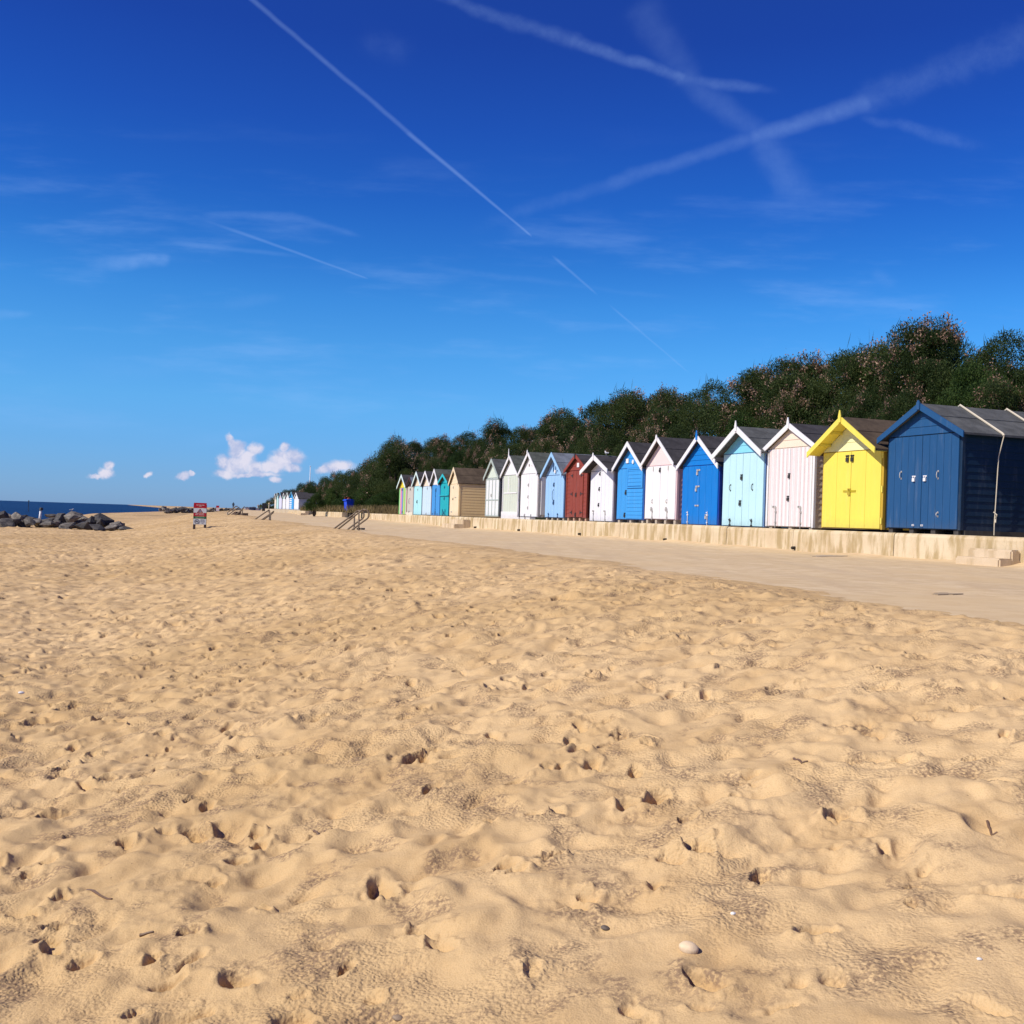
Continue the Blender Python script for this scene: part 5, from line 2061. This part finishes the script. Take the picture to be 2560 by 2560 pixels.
# tiny far huts and kiosks at the end of the bay
for i, (x0, x1, y0, y1, col) in enumerate(((860, 915, 450, 535, (52, 62, 92)), (800, 830, 455, 520, (70, 86, 120)), (755, 795, 465, 525, (208, 178, 178)), (700, 745, 455, 530, (196, 180, 188)), (960, 1000, 485, 530, (178, 160, 180)), (1010, 1040, 480, 525, (150, 150, 180)))):
    Y = 380 + 8 * i
    a, b, c = at_y(*z1(x0, y1), Y), at_y(*z1(x1, y1), Y), at_y(*z1(x0, y0), Y)
    W_, H_ = b.x - a.x, c.z - a.z
    e = empty("kiosk", (a.x, a.y, a.z - .6))
    lab = ["dark blue grey block, largest of the far kiosks at the bay's end", "narrow slate blue far kiosk left of the dark block", "pinkish far kiosk between pale and slate ones", "pale mauve far kiosk, leftmost of its group", "pale lilac far kiosk right of the dark block", "rightmost small grey lilac far kiosk"][i]
    tag(e, lab, "kiosk", "tiny kiosks at the far end of the bay")
    bm = bmesh.new(); box(bm, 0, W_, 0, 3, 0, .6 + H_ * .78); obj("wall", bm, paint("kiosk_%d" % i, C8(*col)), e)
    bm = bmesh.new(); prism(bm, [(-.15, .6 + H_ * .78), (W_ + .15, .6 + H_ * .78), (W_ / 2, .6 + H_)], -.2, 3.2); obj("roof", bm, F_BLUE, e)
    bm = bmesh.new(); box(bm, W_ * .3, W_ * .7, -.05, -.002, .1, .6 + H_ * .55); obj("door", bm, paint("kiosk_door_%d" % i, C8(*[int(q * .8) for q in col])), e)


# ------------------------------------------------------------------ small things lying about
def pebble(px, py, r, col, label, group=None, name="pebble", flat=.7):
    p = at_z(px, py, EYE - 1.45)
    for _ in range(6):
        p = at_z(px, py, sand_h(p.x, p.y) + r * .3)
    bm = bmesh.new()
    bmesh.ops.create_icosphere(bm, subdivisions=3, radius=1)
    from mathutils import noise
    for v in bm.verts:
        v.co *= 1 + noise.noise(v.co * 1.3 + Vector((px, py, 0))) * .12
    o = obj(name, bm, paint("stone_%s_%d" % (name, int(px)), col, .6, .12), None, True)
    o.location = p
    o.scale = (r * 1.35, r, r * flat)
    o.rotation_euler = (0, .1, random.uniform(-.5, .9))
    return tag(o, label, name.replace('_', ' '), group)


pebble(1722, 2371, .0205, (.72, .55, .37), "smooth cream egg shaped pebble lying on the sand in the foreground", flat=.85)
pebble(1833, 2284, .007, (.85, .82, .78), "small white shell near the cream pebble", "white shells on the sand", "shell")
pebble(53, 1732, .016, (.80, .79, .80), "white shell in a hollow at the left edge of the sand", "white shells on the sand", "shell")
pebble(2449, 2398, .006, (.82, .80, .76), "tiny white shell at the lower right", "white shells on the sand", "shell")
pebble(2218, 1982, .013, (.20, .11, .08), "small brown pebble in the right foreground", "small dark pebbles")
pebble(1513, 2320, .010, (.13, .10, .08), "dark pebble just left of the cream one", "small dark pebbles")
pebble(995, 2545, .011, (.30, .22, .15), "brown pebble at the bottom edge", "small dark pebbles")
pebble(2035, 1389, .05, (.05, .04, .035), "dark lump lying on the promenade at the foot of the wall", "small dark pebbles")


def twig(pts, r, label):
    P = []
    G = []
    for px, py in pts:
        p = at_z(px, py, EYE - 1.45)
        for _ in range(8): p = at_z(px, py, sand_h(p.x, p.y))
        G.append(p)
    for a, b in zip(G[:-1], G[1:]):
        for q in range(4):
            p = a.lerp(b, q / 4)
            p.z = sand_h(p.x, p.y) + r * .4
            P.append(p)
    bm = bmesh.new()
    tube(bm, [q - P[0] for q in P], r, r * .6, n=6)
    o = obj("twig", bm, paint("twig_brown", (.16, .085, .045)))
    o.location = P[0]
    tag(o, label, "twig", "twigs lying on the sand")


twig([(785, 2079), (812, 2080), (836, 2078)], .006, "short reddish twig in the left foreground")
twig([(218, 2228), (250, 2240), (290, 2250)], .006, "grey brown twig lying low in the left foreground")
twig([(1985, 1895), (2005, 1905), (2025, 1918)], .006, "dark twig on the sand right of centre")
twig([(2468, 2060), (2482, 2085), (2497, 2104)], .005, "thin twig near the right edge")
twig([(350, 2325), (368, 2320), (388, 2320)], .006, "tiny twig near the bottom left holes")


# drain cover on the promenade, half drifted over
def patch(name, cx, cy, wpx, hpx, mat, label, cat, z_add=.008):
    V = []
    bm = bmesh.new()
    for k in range(28):
        a = k * 2 * math.pi / 28
        r = 1 + .25 * math.sin(3 * a + 1) + random.uniform(-.18, .18)
        q = at_z(cx + math.cos(a) * wpx * r, cy + math.sin(a) * hpx * r, EYE - .61 + .012)
        u, v = Vector((q.x, q.y, 0)).dot(ND), Vector((q.x, q.y, 0)).dot(RD)
        V.append(Vector((q.x, q.y, float(prom_h(np.array([u]), np.array([v]))[0]) + z_add)))
    top = [bm.verts.new(p) for p in V]
    bot = [bm.verts.new(p - Vector((0, 0, .02))) for p in V]
    bm.faces.new(top)
    for k in range(28): bm.faces.new((top[k], bot[k], bot[(k + 1) % 28], top[(k + 1) % 28]))
    return tag(obj(name, bm, mat), label, cat)


WEED = paint("dried_seaweed", (.33, .25, .165), .95, .3)
patch("dried_seaweed", 2362, 1482, 34, 2.2, WEED, "thin dark smear of dried seaweed on the promenade at the right", "seaweed")
patch("dried_seaweed", 2072, 1389, 38, 1.5, paint("grey_silt", (.40, .32, .245), .95, .2), "greyish strip of silt on the promenade below the pink hut", "seaweed")
